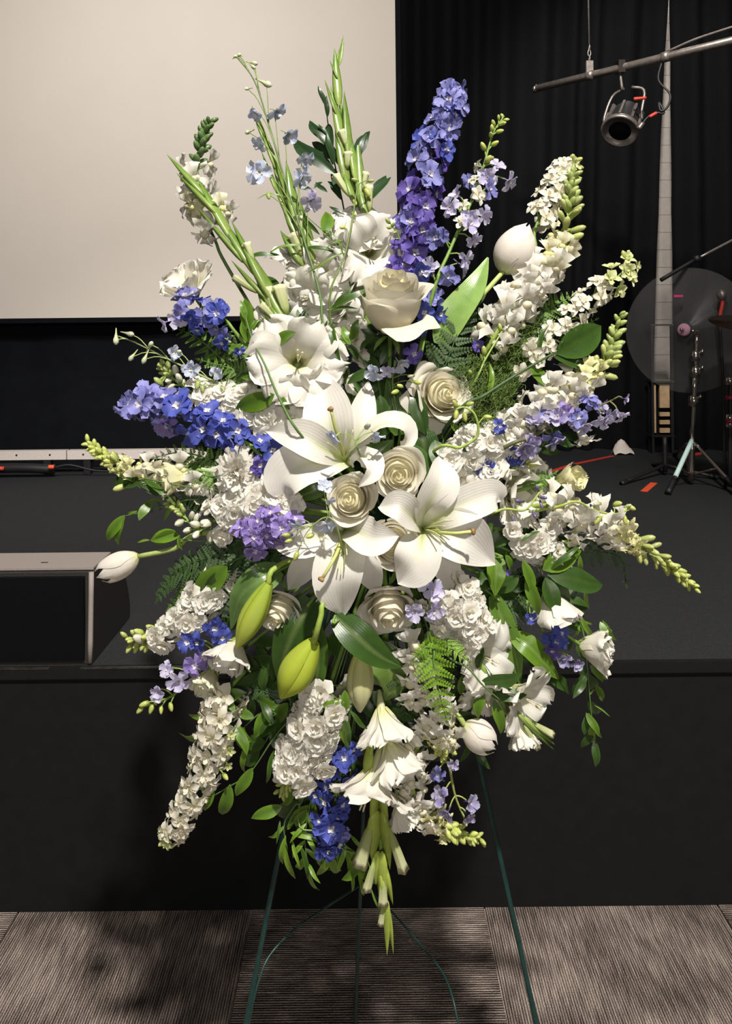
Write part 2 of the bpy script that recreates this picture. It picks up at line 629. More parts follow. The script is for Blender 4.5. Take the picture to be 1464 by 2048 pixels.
def edge(z):
    q = sorted(ED, key=lambda e: e[1])
    if z <= q[0][1]:
        return q[0][0]
    for (x0, za), (x1, zb_) in zip(q[:-1], q[1:]):
        if z <= zb_:
            return lerp(x0, x1, (z - za) / (zb_ - za))
    return q[-1][0]


xs = P(790, 300, 5.2).x
curtain('stage_curtain', 'wide black pleated stage curtain right of the white screen', lambda z: xs, edge, 5.2, DECK_Z + 0.004, 4.4, 9, 0.05, 3)
xc = P(1344, 300, 5.1).x
curtain('stage_curtain', 'black stage curtain at the right edge behind the drum hardware', lambda z: xc, lambda z: xc + 1.6, 5.1, DECK_Z + 0.004, 4.4, 7, 0.05, 5)
curtain('masking_drape', 'smooth black drape hanging under the white screen', lambda z: -3.6, lambda z: xr + 0.03, 4.74, DECK_Z + 0.004, 1.75, 6, 0.012, 9, mat=M_BLACK)

# ---- white light bars along the back of the stage
yb = 4.50


def light_bar(x0, x1, label):
    z0, z1 = P(60, 920, yb).z, P(60, 902, yb).z
    t = thing('light_bar', label, 'light bar', ((x0 + x1) / 2, yb, DECK_Z), 'white bars on the stage floor')
    mb = MB(); mb.box((x0 + .004, yb, z0), (x1 - .004, yb + 0.05, z1)); mb.build('housing', M_WHITEM, t, smooth=False)
    for k in range(5):
        x = x0 + (k + 0.5) * (x1 - x0) / 5
        mb = MB(); mb.lathe(frame((x, yb + 0.001, lerp(z0, z1, .55)), (0, -1, 0)), [(0.006, 0), (0.006, 0.003), (0.0, 0.003)], 8, colf=lambda t: (.1, .1, .1))
        mb.build('screw', M_MATTE, t)
    for k in (0.12, 0.88):
        x = lerp(x0, x1, k)
        mb = MB(); mb.box((x - .02, yb + .005, DECK_Z), (x + .02, yb + .045, z0)); mb.build('foot', M_MATTE, t, smooth=False)


xa = P(133, 900, yb).x
light_bar(xa - 1.0, xa, 'white metal light bar on stage running off the left picture edge')
light_bar(xa, xa + 1.0, 'white metal light bar on stage ending behind the flowers')
mb = MB(); mb.tube([P(-60, 938, 4.44), P(40, 936, 4.43), P(95, 938, 4.44), P(110, 938, 4.45)], 0.028, 0.028, 8, col=(.02, .02, .02))
t = thing('cable_bundle', 'black cable bundle with a red plug under the white bar', 'cable', (P(40, 945, 4.43).x, 4.43, DECK_Z))
mb.build('sleeve', M_MATTE, t)
mb = MB(); mb.tube([P(-30, 937, 4.39), P(8, 937, 4.395)], 0.012, 0.012, 8); mb.build('plug', M_RED, t)
mb = MB(); mb.tube([P(97, 934, 4.40), P(108, 934, 4.405)], 0.012, 0.012, 8); mb.build('connector', M_ORANGE, t)
mb = MB(); mb.tube([P(105, 936, 4.42), P(140, 930, 4.43), P(190, 941, 4.45), P(250, 942, 4.46)], 0.008, 0.005, 6); mb.build('cable', M_MATTE, t)

# ---- wedge monitor speaker on the stage edge
mx = P(186, 1200, 1.975).x
prof = []           # (y, z) outline, clockwise from front bottom
y0 = 1.962
zt = P(180, 1140, 1.985).z
prof = [(y0 + 0.004, DECK_Z + 0.002), (y0 + 0.022, zt - 0.006), (y0 + 0.03, zt), (y0 + 0.135, zt)]
for k in range(1, 9):
    a = k / 8
    prof.append((y0 + 0.135 + 0.185 * math.sin(a * PI * 0.62), lerp(zt, DECK_Z + 0.002, (1 - math.cos(a * PI)) / 2)))
sp = thing('stage_monitor', 'grey and black wedge stage monitor on the stage edge at left', 'speaker', (mx - 0.3, 2.1, DECK_Z))
mb = MB()
x0, x1 = mx - 0.75, mx
a = [mb.add(V((x0, y, z))) for y, z in prof]
b = [mb.add(V((x1, y, z))) for y, z in prof]
n = len(prof)
for i in range(n):
    mb.f.append((a[i], a[(i + 1) % n], b[(i + 1) % n], b[i]))
mb.f.append(tuple(a)); mb.f.append(tuple(reversed(b)))
mb.build('cabinet', M_CASEB, sp, smooth=False)
mb = MB(); mb.box((x0, y0 + 0.024, zt + .0005), (x1 - 0.002, y0 + 0.16, zt + 0.006)); mb.build('top_panel', M_CASE, sp, smooth=False)
mb = MB()
M4 = Matrix.Translation(V((0, 0, 0)))
mb.box((x0 + 0.01, y0 - 0.002, DECK_Z + 0.012), (x1 - 0.02, y0 + 0.012, zt - 0.012))
mb.build('grille', M_GRILLE, sp, smooth=False)
mb = MB(); mb.tube([V((x1 - .006, y0 + .004, DECK_Z + .004)), V((x1 - .006, y0 + 0.02, zt - .004))], 0.007, 0.007, 8); mb.build('corner_bead', M_CASE, sp)
mb = MB(); mb.tube([V((x1 - 0.16, y0 + 0.07, zt + .004)), V((x1 - 0.142, y0 + 0.07, zt + .004))], 0.004, 0.004, 6); mb.build('screw', M_MATTE, sp)

# ---- lighting pipe with its lamp
pa, pb = P(1070, 178, 4.40), P(1500, 77, 3.62)
pb.z = pa.z
pd = (pb - pa).normalized()
pipe = thing('lighting_pipe', 'grey steel lighting pipe hanging at upper right', 'pipe', pa)
mb = MB(); mb.tube([pa, pb + pd * 0.5], 0.021, 0.021, 14, n=2); mb.build('tube', M_STEEL, pipe)
mb = MB(); mb.tube([pa - pd * 0.006, pa + pd * 0.012], 0.0235, 0.0235, 14, n=1); mb.build('end_cap', M_CHROME, pipe)


def on_pipe(px):
    best = min((abs((p := pa + pd * (k / 400 * 1.6)).x / p.y * F_PX + CX - px), k) for k in range(400))
    return pa + pd * (best[1] / 400 * 1.6)


for px in (1185, 1337):
    q = on_pipe(px)
    mb = MB(); mb.tube([q - pd * .02, q + pd * .02], 0.027, 0.027, 12, n=1); mb.build('collar', M_STEEL, pipe)
q = on_pipe(1184)
hang = thing('hanging_cable', 'thin steel suspension cable and chain above the lighting pipe', 'cable', q + V((0, 0, .02)))
mb = MB(); mb.tube([q + V((0, 0, .17)), q + V((-.01, 0, 1.4))], 0.005, 0.005, 6, n=2); mb.build('cable', M_STEEL, hang)
for k in range(5):
    c = q + V((0, 0, .035 + k * 0.03)); r = .013
    e = V((1, 0, 0)) if k % 2 else V((0, 1, 0))
    mb = MB(); mb.tube([c + e * (r * .6 * math.sin(2 * PI * i / 10)) + V((0, 0, 1.4 * r * math.cos(2 * PI * i / 10))) for i in range(11)], .0035, .0035, 5, n=20)
    mb.build('chain_link', M_STEEL, hang)
mb = MB(); mb.box((q.x - .02, q.y - .012, q.z + .015), (q.x + .018, q.y + .012, q.z + .08)); mb.build('clamp', M_STEEL, hang, smooth=False)
# lamp
q = on_pipe(1246)
lamp = thing('stage_lamp', 'black stage spotlight with a silver rim clamped under the pipe', 'spotlight', q)
mb = MB(); mb.box((q.x - .018, q.y - .03, q.z - .03), (q.x + .018, q.y + .03, q.z + .036)); mb.build('clamp', M_CHROME, lamp, smooth=False)
mb = MB(); mb.tube([q + V((0, 0, -.03)), q + V((.01, 0, -.12))], .008, .008, 8); mb.build('bolt', M_STEEL, lamp)
hc = P(1246, 246, q.y - 0.02)
axis = ax(-.42, 0.72, 0.55)
sidev = axis.cross(V((0, 0, 1))).normalized()
yt = P(1256, 176, q.y)
mb = MB()
for s in (-1, 1):
    mb.tube([yt + sidev * s * .02, yt + sidev * s * .085 + V((0, 0, -.03)), hc + sidev * s * .1 + V((0, 0, .05)), hc + sidev * s * .1], .008, .008, 6)
mb.build('yoke', M_STEEL, lamp)
mb = MB(); mb.lathe(frame(hc, axis), [(0.03, -.13), (.06, -.12), (.075, -.08), (.085, -.02), (.09, .05), (.092, .07), (.06, .07)], 24, colf=lambda t: (.02, .02, .02)); mb.build('housing', M_MATTE, lamp)
mb = MB(); mb.lathe(frame(hc + axis * .055, axis), [(.093, 0), (.1, 0.004), (.1, .026), (.088, .03), (.085, .02)], 28, colf=lambda t: (.6, .6, .6)); mb.build('rim', M_STEEL, lamp)
mb = MB(); mb.lathe(frame(hc + axis * .073, axis), [(0, -.002), (.088, -.002), (.088, .001), (0, .004)], 24, colf=lambda t: (.02, .02, .02)); mb.build('lens_screen', M_GRILLE, lamp)
for k in range(9):
    a = k / 9 * 2 * PI
    Mx = frame(hc, axis, a)
    mb = MB(); mb.box((.08, -.006, -.07), (.098, .006, .05), M=Mx); mb.build('cooling_fin', M_STEEL, lamp, smooth=False)
for i in range(-2, 3):
    mb = MB(); mb.tube([frame(hc, axis) @ V((i * .034, -.07, .072)), frame(hc, axis) @ V((i * .034, .07, .072))], .003, .003, 5, n=1); mb.build('guard_bar', M_MATTE, lamp)
q2 = on_pipe(1330)
cab = thing('power_cable', 'looping black lamp cable with red connectors beside the pipe', 'cable', q2)
mb = MB(); mb.tube([q2 + V((0, 0, -.02)), P(1317, 160, q2.y), P(1340, 188, q2.y - .03), P(1336, 212, q2.y - .03), P(1322, 222, q2.y - .02), P(1318, 205, q2.y), P(1328, 226, q2.y - .02), P(1310, 226, q2.y), P(1292, 238, q2.y), P(1285, 250, q2.y)], .006, .006, 6, n=50); mb.build('cord', M_MATTE, cab)
mb = MB(); mb.tube([P(1299, 234, q2.y - .003), P(1313, 226, q2.y - .003)], .009, .009, 7); mb.build('connector', M_RED, cab)
mb = MB(); mb.tube([P(1268, 198, q2.y), P(1292, 196, q2.y)], .009, .008, 7); mb.build('connector', M_RED, cab)
mb = MB(); mb.tube([P(1277, 258, q2.y), P(1286, 246, q2.y)], .014, .012, 8); mb.build('plug', M_STEEL, cab)
cb = thing('pipe_cable', 'pale cable lying along the top of the lighting pipe', 'cable', on_pipe(1345) + V((0, 0, .02)))
mb = MB(); mb.tube([on_pipe(1338) + V((0, 0, .026)), on_pipe(1390) + V((0, 0, .05)), on_pipe(1430) + V((0, 0, .06)), on_pipe(1490) + V((0, 0, .07))], .006, .006, 6); mb.build('cord', M_STEEL, cb)

# ---- drum hardware at right
sx_, sy_ = P(1385, 700, 4.05).x, 4.05


def D(px, py, dy=0.0):
    return P(px, py, sy_ + dy)


st = thing('cymbal_stand', 'chrome tripod cymbal stand with pale taped leg on stage', 'stand', (D(1383, 950).x, sy_, DECK_Z))
mb = MB(); mb.tube([D(1382, 962), D(1384, 880)], .017, .017, 10); mb.build('lower_tube', M_CHROME, st)
mb = MB(); mb.tube([D(1384, 885), D(1390, 740)], .013, .013, 10); mb.build('middle_tube', M_CHROME, st)
mb = MB(); mb.tube([D(1390, 745), D(1394, 668)], .010, .010, 10); mb.build('upper_tube', M_CHROME, st)
for (px, py) in ((1387, 802), (1391, 744), (1391, 712)):
    p = D(px, py)
    mb = MB(); mb.lathe(frame(p, V((.04, 0, 1))), [(.016, -.03), (.024, -.026), (.026, .0), (.022, .024), (.014, .03)], 12, colf=lambda t: (.5, .5, .5)); c = mb.build('collar', M_CHROME, st)
    mb = MB(); mb.tube([p, p + V((.035, -.02, .03))], .006, .009, 6); mb.build('wing_nut', M_CHROME, c)
mb = MB(); mb.tube([D(1394, 668), D(1396, 662), D(1384, 663, -.04)], .011, .011, 8); mb.build('tilter_arm', M_CHROME, st)
hub = D(1384, 880)
for (px, py, dy, ex) in ((1337, 1003, 0, 0), (1470, 984, 0, 1), (1300, 930, 0, 2)):
    if ex == 0:
        foot = P(1336, 1003, 0.882 * F_PX / (1003 - HY - 6))
    elif ex == 1:
        foot = P(1480, 990, 0.882 * F_PX / (990 - HY + 8))
    else:
        foot = P(1350, 925, 0.882 * F_PX / (925 - HY - 6))
    foot.z = DECK_Z + 0.012
    mb = MB(); mb.tube([hub, foot], .010, .010, 8); leg = mb.build('leg', M_CHROME, st)
    d = (hub - foot).normalized()
    mb = MB(); mb.tube([foot, foot + d * .10], .017, .013, 8); mb.build('rubber_foot', M_MATTE, leg)
    mb = MB(); mb.tube([D(1382, 950), hub.lerp(foot, .55)], .006, .006, 6); mb.build('brace', M_CHROME, st)
    if ex == 0:
        mb = MB(); mb.tube([foot + d * .12, foot + d * .40], .0125, .0125, 8); props(mb.build('tape_wrap', M_MINT, leg), 'pale mint tape wrap')
# translucent disc
dc = P(1370, 660, 4.10)
dn = ax(-.66, -.05, .75)
disc = thing('clear_cymbal', 'large smoky transparent round disc on the chrome stand', 'cymbal', dc)
mb = MB(); mb.lathe(frame(dc, dn), [(.0, .0), (.05, .002), (.06, -.012), (.34, -.03), (.345, -.033), (.34, -.036), (.06, -.018), (.05, -.004), (0, -.006)], 64, colf=lambda t: (.5, .5, .5)); mb.build('disc', M_CLEAR, disc)
mb = MB(); mb.lathe(frame(dc + dn * .006, dn), [(.0, .0), (.032, .001), (.036, .012), (.03, .02), (0, .021)], 20, colf=lambda t: (.5, .5, .5)); mb.build('felt_washer', M_FELT, disc)
mb = MB(); mb.tube([dc + dn * .02, dc + dn * .06], .010, .008, 8); mb.build('wing_nut', M_CHROME, disc)
# boom stand
bs = thing('boom_stand', 'black microphone boom arm slanting above the clear disc', 'stand', (P(1500, 900, 4.2).x, 4.2, DECK_Z))
mb = MB(); mb.tube([P(1322, 560, 4.1), P(1395, 517, 4.14)], .012, .010, 8); mb.build('grip', M_MATTE, bs)
mb = MB(); mb.tube([P(1392, 519, 4.14), P(1500, 462, 4.2)], .008, .008, 8); mb.build('boom', M_STEEL, bs)
mb = MB(); mb.lathe(frame(P(1394, 518, 4.13), ax(0, 0, 1)), [(0, -.02), (.02, -.018), (.02, .018), (0, .02)], 10, colf=lambda t: (.1, .1, .1)); mb.build('joint', M_MATTE, bs)
mb = MB(); mb.tube([P(1500, 462, 4.2), V((P(1500, 462, 4.2).x, 4.2, DECK_Z))], .012, .012, 8); mb.build('pole', M_MATTE, bs)
mb = MB(); mb.lathe(frame(V((P(1500, 462, 4.2).x, 4.2, DECK_Z)), V((0, 0, 1))), [(.12, 0), (.12, .012), (.02, .03), (.012, .06)], 20, colf=lambda t: (.1, .1, .1)); mb.build('base', M_MATTE, bs)
# microphone
mp_ = P(1444, 590, 3.95)
mic = thing('microphone', 'grey ball microphone with a red neck at the right edge', 'microphone', (mp_.x, 3.95, DECK_Z))
mb = MB(); mb.lathe(frame(mp_, V((.1, 0, 1))), [(0.012, -.028), (.022, -.02), (.028, 0), (.024, .016), (.012, .026), (0, .028)], 14, colf=lambda t: (.5, .5, .5)); mb.build('head', M_STEEL, mic)
mb = MB(); mb.tube([mp_ + V((0, 0, -.02)), P(1445, 606, 3.95), P(1441, 626, 3.95), P(1439, 642, 3.95)], .010, .009, 8); mb.build('neck', M_RED, mic)
mb = MB(); mb.tube([P(1439, 640, 3.95), P(1446, 760, 3.95), V((P(1450, 900, 3.95).x, 3.95, DECK_Z))], .008, .008, 8); mb.build('stand_rod', M_MATTE, mic)
# dark cymbal and red drum lug at the edge
cy = thing('bronze_cymbal', 'dark bronze cymbal edge below the microphone at right', 'cymbal', (P(1500, 655, 3.5).x, 3.5, DECK_Z))
mb = MB(); mb.lathe(frame(P(1500, 648, 3.5), ax(0.05, -1, .25)), [(0, .03), (.03, .026), (.045, .01), (.18, 0), (.18, -.003), (.04, .004), (0, .02)], 36, colf=lambda t: (.2, .1, .1)); mb.build('plate', M_BRONZE, cy)
mb = MB(); mb.tube([P(1500, 650, 3.5), V((P(1500, 900, 3.5).x, 3.5, DECK_Z))], .01, .01, 8); mb.build('rod', M_CHROME, cy)
hh = thing('hihat_stand', 'chrome drum stand with maroon collar at the right picture edge', 'stand', (P(1459, 900, 4.0).x, 4.0, DECK_Z))
mb = MB(); mb.tube([P(1461, 740, 4.0), V((P(1459, 900, 4.0).x, 4.0, DECK_Z))], .012, .012, 8); mb.build('tube', M_MATTE, hh)
for py in (762, 836, 848):
    mb = MB(); mb.lathe(frame(P(1459, py, 4.0), V((0, 0, 1))), [(.012, -.022), (.024, -.018), (.024, .018), (.012, .022)], 12, colf=lambda t: (.5, .5, .5)); mb.build('collar', M_CHROME, hh)
for py in (795, 842):
    mb = MB(); mb.lathe(frame(P(1459, py, 3.99), V((0, 0, 1))), [(.014, -.012), (.027, -.01), (.027, .01), (.014, .012)], 12, colf=lambda t: (.5, .2, .2)); mb.build('band', M_MAROON, hh)
# low black tripod with orange tape
tp = thing('tripod_base', 'low black tripod with an orange taped leg on stage', 'stand', (P(1328, 945, 4.3).x, 4.3, DECK_Z))
hb = P(1330, 930, 4.3)
mb = MB(); mb.tube([hb + V((0, 0, -.04)), hb + V((0, 0, .16))], .014, .014, 8); mb.build('post', M_MATTE, tp)
ft = P(1243, 983, 0.882 * F_PX / (983 - HY - 7)); ft.z = DECK_Z + .010
legs = [ft, V((hb.x + .25, hb.y - .12, DECK_Z + .01)), V((hb.x + .05, hb.y + .3, DECK_Z + .01))]
for k, f in enumerate(legs):
    mb = MB(); mb.tube([hb, f], .010, .010, 7); lg = mb.build('leg', M_MATTE, tp)
    d = (hb - f).normalized()
    mb = MB(); mb.tube([f - d * .0, f + d * .05], .015, .013, 7); mb.build('rubber_foot', M_MATTE, lg)
ta, tb = P(1289, 984, 3.98), P(1310, 966, 4.1)
ta.z = DECK_Z + .004; tb.z = DECK_Z + .004


def tape(p, q, wd, mat, label):
    d = (q - p).normalized(); s = d.cross(V((0, 0, 1))) * wd / 2
    mb = MB()
    lo = [p - s, p + s, q + s, q - s]
    i = [mb.add(x) for x in lo] + [mb.add(x + V((0, 0, .002))) for x in lo]
    for f in ((3, 2, 1, 0), (4, 5, 6, 7), (0, 1, 5, 4), (1, 2, 6, 5), (2, 3, 7, 6), (3, 0, 4, 7)):
        mb.f.append(tuple(i[k] for k in f))
    props(mb.build('floor_tape', mat, smooth=False), label, 'tape')


def deck_pt(px, py):
    rel = P(px, py, 1.0).z - CAM_Z
    y = (DECK_Z + 0.0005 - CAM_Z) / rel
    return P(px, py, y)


tape(deck_pt(1288, 983), deck_pt(1308, 966), .035, M_ORANGE, 'short orange tape mark on stage beside the tripod leg')
tape(deck_pt(1100, 944), deck_pt(1140, 931), .035, M_RED, 'near red tape strip on stage beside the white flowers')
tape(deck_pt(1150, 928), deck_pt(1226, 912), .03, M_RED, 'long red tape strip on stage below the white cloth')
tape(deck_pt(1310, 902), deck_pt(1338, 899), .04, M_RED, 'small red tape mark under the shelf rack')
tape(deck_pt(1386, 910), deck_pt(1406, 906), .05, M_RED, 'small red tape mark behind the chrome stand')
# pink tape on the disc
mb = MB(); p = P(1357, 592, 4.075); mb.box((p.x - .024, p.y, p.z - .006), (p.x + .024, p.y + .012, p.z + .006)); props(mb.build('tape_flag', M_PINK, disc, smooth=False), 'bright pink tape flag')

# shelf rack with plywood
ry = 5.02
rk = thing('shelf_rack', 'black rack with plywood panels seen below the clear disc', 'rack', (P(1322, 900, ry).x, ry, DECK_Z))
xa_, xb_ = P(1305, 800, ry).x, P(1344, 800, ry).x
ztop = P(1325, 650, ry).z
for x in (xa_, xb_):
    mb = MB(); mb.box((x - .008, ry - .008, DECK_Z), (x + .008, ry + .008, ztop)); mb.build('upright', M_MATTE, rk, smooth=False)
for py, m_ in ((650, M_CHROME), (763, M_CHROME), (872, M_MATTE)):
    z = P(1325, py, ry).z
    mb = MB(); mb.box((xa_ - .012, ry - .012, z - .006), (xb_ + .012, ry + .1, z + .006)); mb.build('shelf', m_, rk, smooth=False)
for pa_, pb_ in ((769, 816), (825, 833), (841, 849), (857, 866)):
    za, zb_ = P(1325, pb_, ry).z, P(1325, pa_, ry).z
    mb = MB(); mb.box((P(1321, 800, ry).x, ry + .01, za), (xb_ - .012, ry + .03, zb_)); mb.build('plywood_board', M_WOOD, rk, smooth=False)
mb = MB(); mb.box((xa_ + .01, ry + .01, P(1325, 866, ry).z), (P(1313, 800, ry).x, ry + .03, P(1325, 769, ry).z)); mb.build('plywood_board', M_WOOD, rk, smooth=False)

mb = MB(); mb.box((xa_ - .01, ry + .05, DECK_Z), (xb_ + .01, ry + .06, P(1325, 763, ry).z)); mb.build('back_panel', M_BLACK, rk, smooth=False)
# crumpled white cloth at the curtain hem
rnd = random.Random(4)
cp = deck_pt(1246, 908)
mb = MB()
rows = []
for i in range(9):
    row = []
    for k in range(9):
        u, v = i / 8 - .5, k / 8 - .5
        hgt = .075 * max(0, 1 - 3.4 * (u * u + v * v)) * (1.2 - u) + .012 * math.sin(11 * u + 3 * v) * math.sin(9 * v)
        row.append(cp + V((u * .13, v * .09, max(.001, hgt + .004))))
    rows.append(row)
mb.grid(rows, [[(.8, .8, .8)] * 9] * 9, [[(0, 0)] * 9] * 9)
props(mb.build('crumpled_cloth', M_WPAPER), 'crumpled white cloth lying at the curtain hem', 'cloth')

# ================================================================ the flowers: builders
FO = P(772, 1060, 1.215)          # heart of the foam block


def YD(px, py, off=0.0):
    r = math.hypot((px - 780) / 610.0, (py - 1010) / 900.0)
    return 1.0 + 0.125 * min(r, 1.3) - 0.09 * (py - 1010) / 900.0 + off      # the spray leans back with the easel


def Q(px, py, off=0.0):
    return P(px, py, YD(px, py, off))


def mpp(px, py, off=0.0):
    return YD(px, py, off) / F_PX


# pigments
WHITE = (0.80, 0.775, 0.70)
CREAM = (0.80, 0.755, 0.56)
IVORY = (0.82, 0.75, 0.55)
BUTTER = (0.78, 0.74, 0.36)
LIME = (0.42, 0.52, 0.08)
BUDG = (0.33, 0.42, 0.10)
PALEG = (0.50, 0.58, 0.22)
STEMG = (0.16, 0.27, 0.05)
DARKG = (0.03, 0.066, 0.013)
MIDG = (0.075, 0.155, 0.018)
LEAFG = (0.14, 0.26, 0.022)
BLUE = (0.05, 0.07, 0.38)
INDIGO = (0.085, 0.055, 0.33)
VIOLET = (0.18, 0.13, 0.46)
LILAC = (0.52, 0.47, 0.78)
SKY = (0.55, 0.62, 0.83)
PALE = (0.70, 0.72, 0.80)

w_round = lambda v: math.sin(PI * min(1, 0.08 + 0.84 * v)) ** 0.55 * (0.35 + 0.75 * v)
w_obov = lambda v: (0.30 + 0.75 * v ** 0.8) * (1 - max(0, (v - 0.72) / 0.28) ** 2.6 * 0.75)
w_leaf = lambda v: math.sin(PI * v ** 0.85) ** 0.85
w_lance = lambda v: (math.sin(PI * min(1, v * 0.93 + 0.05) ** 0.7)) ** 0.9
w_lily = lambda v: (0.34 + 0.66 * math.sin(PI / 2 * min(1, v / 0.58)) ** 1.2) * (1 - max(0, (v - 0.55) / 0.45) ** 2.05)
w_star = lambda v: math.sin(PI * v ** 0.8) ** 0.8 * 0.95 + 0.08
w_strap = lambda v: 0.85 + 0.15 * math.sin(PI * v) - max(0, (v - 0.75) / 0.25) ** 2
w_fan = lambda v: 0.22 + 0.86 * v ** 1.1


def flat(c):
    return lambda u, v: c


def grad(a, b, p=1.0):
    return lambda u, v: mixc(a, b, v ** p)


# ---- shared florets, one unit across, looking along +z
PROTO = {}


def proto(key, variants):
    PROTO[key] = variants


def pick(key, rnd):
    return rnd.choice(PROTO[key])


def make_delph(key, base, edge, eye, spurc, open_=1.0, mat=None):
    out = []
    for s in range(4):
        rnd = random.Random(hash((key.__len__(), s)) & 0xffff)
        mb = MB()
        for k in range(7):
            inner = k >= 5
            az = k * 2 * PI / 5 + rnd.uniform(-.3, .3) + (.6 if inner else 0)
            b2 = mixc(base, edge, rnd.uniform(0, .7))
            th0, th1 = 50 - 20 * open_ + rnd.uniform(-14, 10) + 15 * inner, 34 - 40 * open_ + rnd.uniform(-40, 30) + 25 * inner
            mb.fpetal(None, az, rnd.uniform(.44, .60) * (.72 if inner else 1), rnd.uniform(.42, .58), th0, th1, w_obov, r0=.03, cup=rnd.uniform(.1, .5), ruf=.10, rf=2.2, tipruf=.05,
                      colf=lambda u, v, b2=b2: mixc(mixc(mixc(b2, WHITE, .22), b2, v * 2.2), edge, max(0, v - .5) * 1.4), nu=5, nv=5, seed=s * 11 + k, side=rnd.uniform(-.1, .1))
        mb.tube([V((0, 0, .02)), V((.02, .05, -.22)), V((.0, .16, -.46))], .055, .02, 5, n=4, col=spurc)
        m1 = mb.mesh('floret', mat or M_BLUE)
        mb = MB()
        for k in range(4):
            mb.fpetal(None, k * PI / 2 + .4, .17, .15, 75, 25 + rnd.uniform(-15, 15), w_obov, r0=.01, cup=.4, ruf=.1, colf=flat(mixc(eye, WHITE, .25 * (k % 2))), nu=2, nv=3, seed=s + k)
        out.append((m1, [('eye', mb.mesh('eye', M_PETAL))]))
    proto(key, out)


make_delph('indigo', INDIGO, VIOLET, (.6, .58, .62), INDIGO)
make_delph('blue', BLUE, (.10, .13, .48), (.75, .74, .72), INDIGO)
make_delph('periwinkle', (.15, .16, .46), (.28, .28, .60), (.62, .60, .66), (.18, .15, .48))
make_delph('violet', (.22, .15, .46), (.36, .28, .60), (.7, .62, .7), (.2, .12, .4))
make_delph('lilac', LILAC, (.74, .72, .82), (.62, .58, .60), (.30, .22, .45), .75, M_PETAL)
make_delph('dusky', (.20, .16, .42), (.62, .60, .76), (.5, .46, .5), (.09, .06, .2), .45)
make_delph('sky', SKY, PALE, (.78, .77, .66), (.42, .50, .42), .8, M_PETAL)
make_delph('pale', PALE, (.55, .62, .85), (.78, .75, .6), (.50, .55, .35), .45, M_PETAL)


def make_lark(key, base, edge, open_=1.0):
    out = []
    for s in range(4):
        rnd = random.Random(s + 50)
        mb = MB()
        for k in range(5):
            mb.fpetal(None, k * 2 * PI / 5 + rnd.uniform(-.2, .2), rnd.uniform(.44, .58), rnd.uniform(.34, .44), 55 - 25 * open_, 40 - 50 * open_ + rnd.uniform(-25, 15), w_star if k % 2 else w_obov, r0=.02, cup=.3, ruf=.08,
                      colf=lambda u, v: mixc(base, edge, v), nu=4, nv=4, seed=s * 5 + k)
        for k in range(3):
            mb.fpetal(None, k * 2.1 + .5, .3, .24, 70, 30 + rnd.uniform(-20, 20), w_obov, r0=.01, cup=.3, ruf=.12, colf=grad(edge, base), nu=3, nv=3, seed=s + k)
        m1 = mb.mesh('floret', M_PETAL)
        mb = MB()
        mb.tube([V((0, 0, .04)), V((.02, .06, -.24)), V((0, .2, -.42))], .05, .02, 5, n=4, col=mixc(base, BUDG, .5), col1=BUDG)
        out.append((m1, [('spur', mb.mesh('spur', M_PETAL))]))
    proto(key, out)


make_lark('lark', CREAM, WHITE)
make_lark('larkgreen', PALEG, (.74, .74, .42), .45)


def make_snap(key, lip, tube, palate):
    out = []
    for s in range(4):
        rnd = random.Random(s + 80)
        mb = MB()
        mb.lathe(Matrix.Translation((0, 0, -.5)), [(.07, 0), (.13, .1), (.15, .3), (.19, .5)], 8, sy=.85, colf=lambda t: mixc(tube, lip, t))
        for az, L, W, a, b in ((1.25, .50, .50, 78, 5), (1.9, .50, .50, 78, 5), (-.75, .42, .44, 35, -55), (-PI / 2, .44, .46, 30, -70), (-2.4, .42, .44, 35, -55)):
            mb.fpetal(None, az + rnd.uniform(-.12, .12), L * rnd.uniform(.9, 1.1), W, a + rnd.uniform(-8, 8), b + rnd.uniform(-20, 15), w_fan, r0=.12, cup=.15, ruf=.10, rf=2.6, tipruf=.06,
                      colf=lambda u, v: mixc(mixc(tube, lip, .4 + v), lip, v), nu=5, nv=5, seed=int(s * 13 + az * 10))
        m1 = mb.mesh('floret', M_PETAL)
        mb = MB()
        mb.lathe(Matrix.Translation((0, -.07, -.02)), [(.12, 0), (.17, .05), (.15, .12), (.08, .17), (0, .185)], 8, sy=.75, colf=lambda t: palate)
        m2 = mb.mesh('palate', M_PETAL)
        mb = MB()
        for k in range(5):
            mb.fpetal(None, k * 1.257, .24, .16, 100, 65, w_leaf, r0=.05, z0=-.56, colf=flat(BUDG), nu=2, nv=3)
        out.append((m1, [('palate', m2), ('calyx', mb.mesh('calyx', M_LEAF))]))
    proto(key, out)


make_snap('snap', WHITE, CREAM, CREAM)
make_snap('snapcream', (.80, .77, .56), BUTTER, BUTTER)
make_snap('snapyellow', (.78, .76, .42), PALEG, BUTTER)


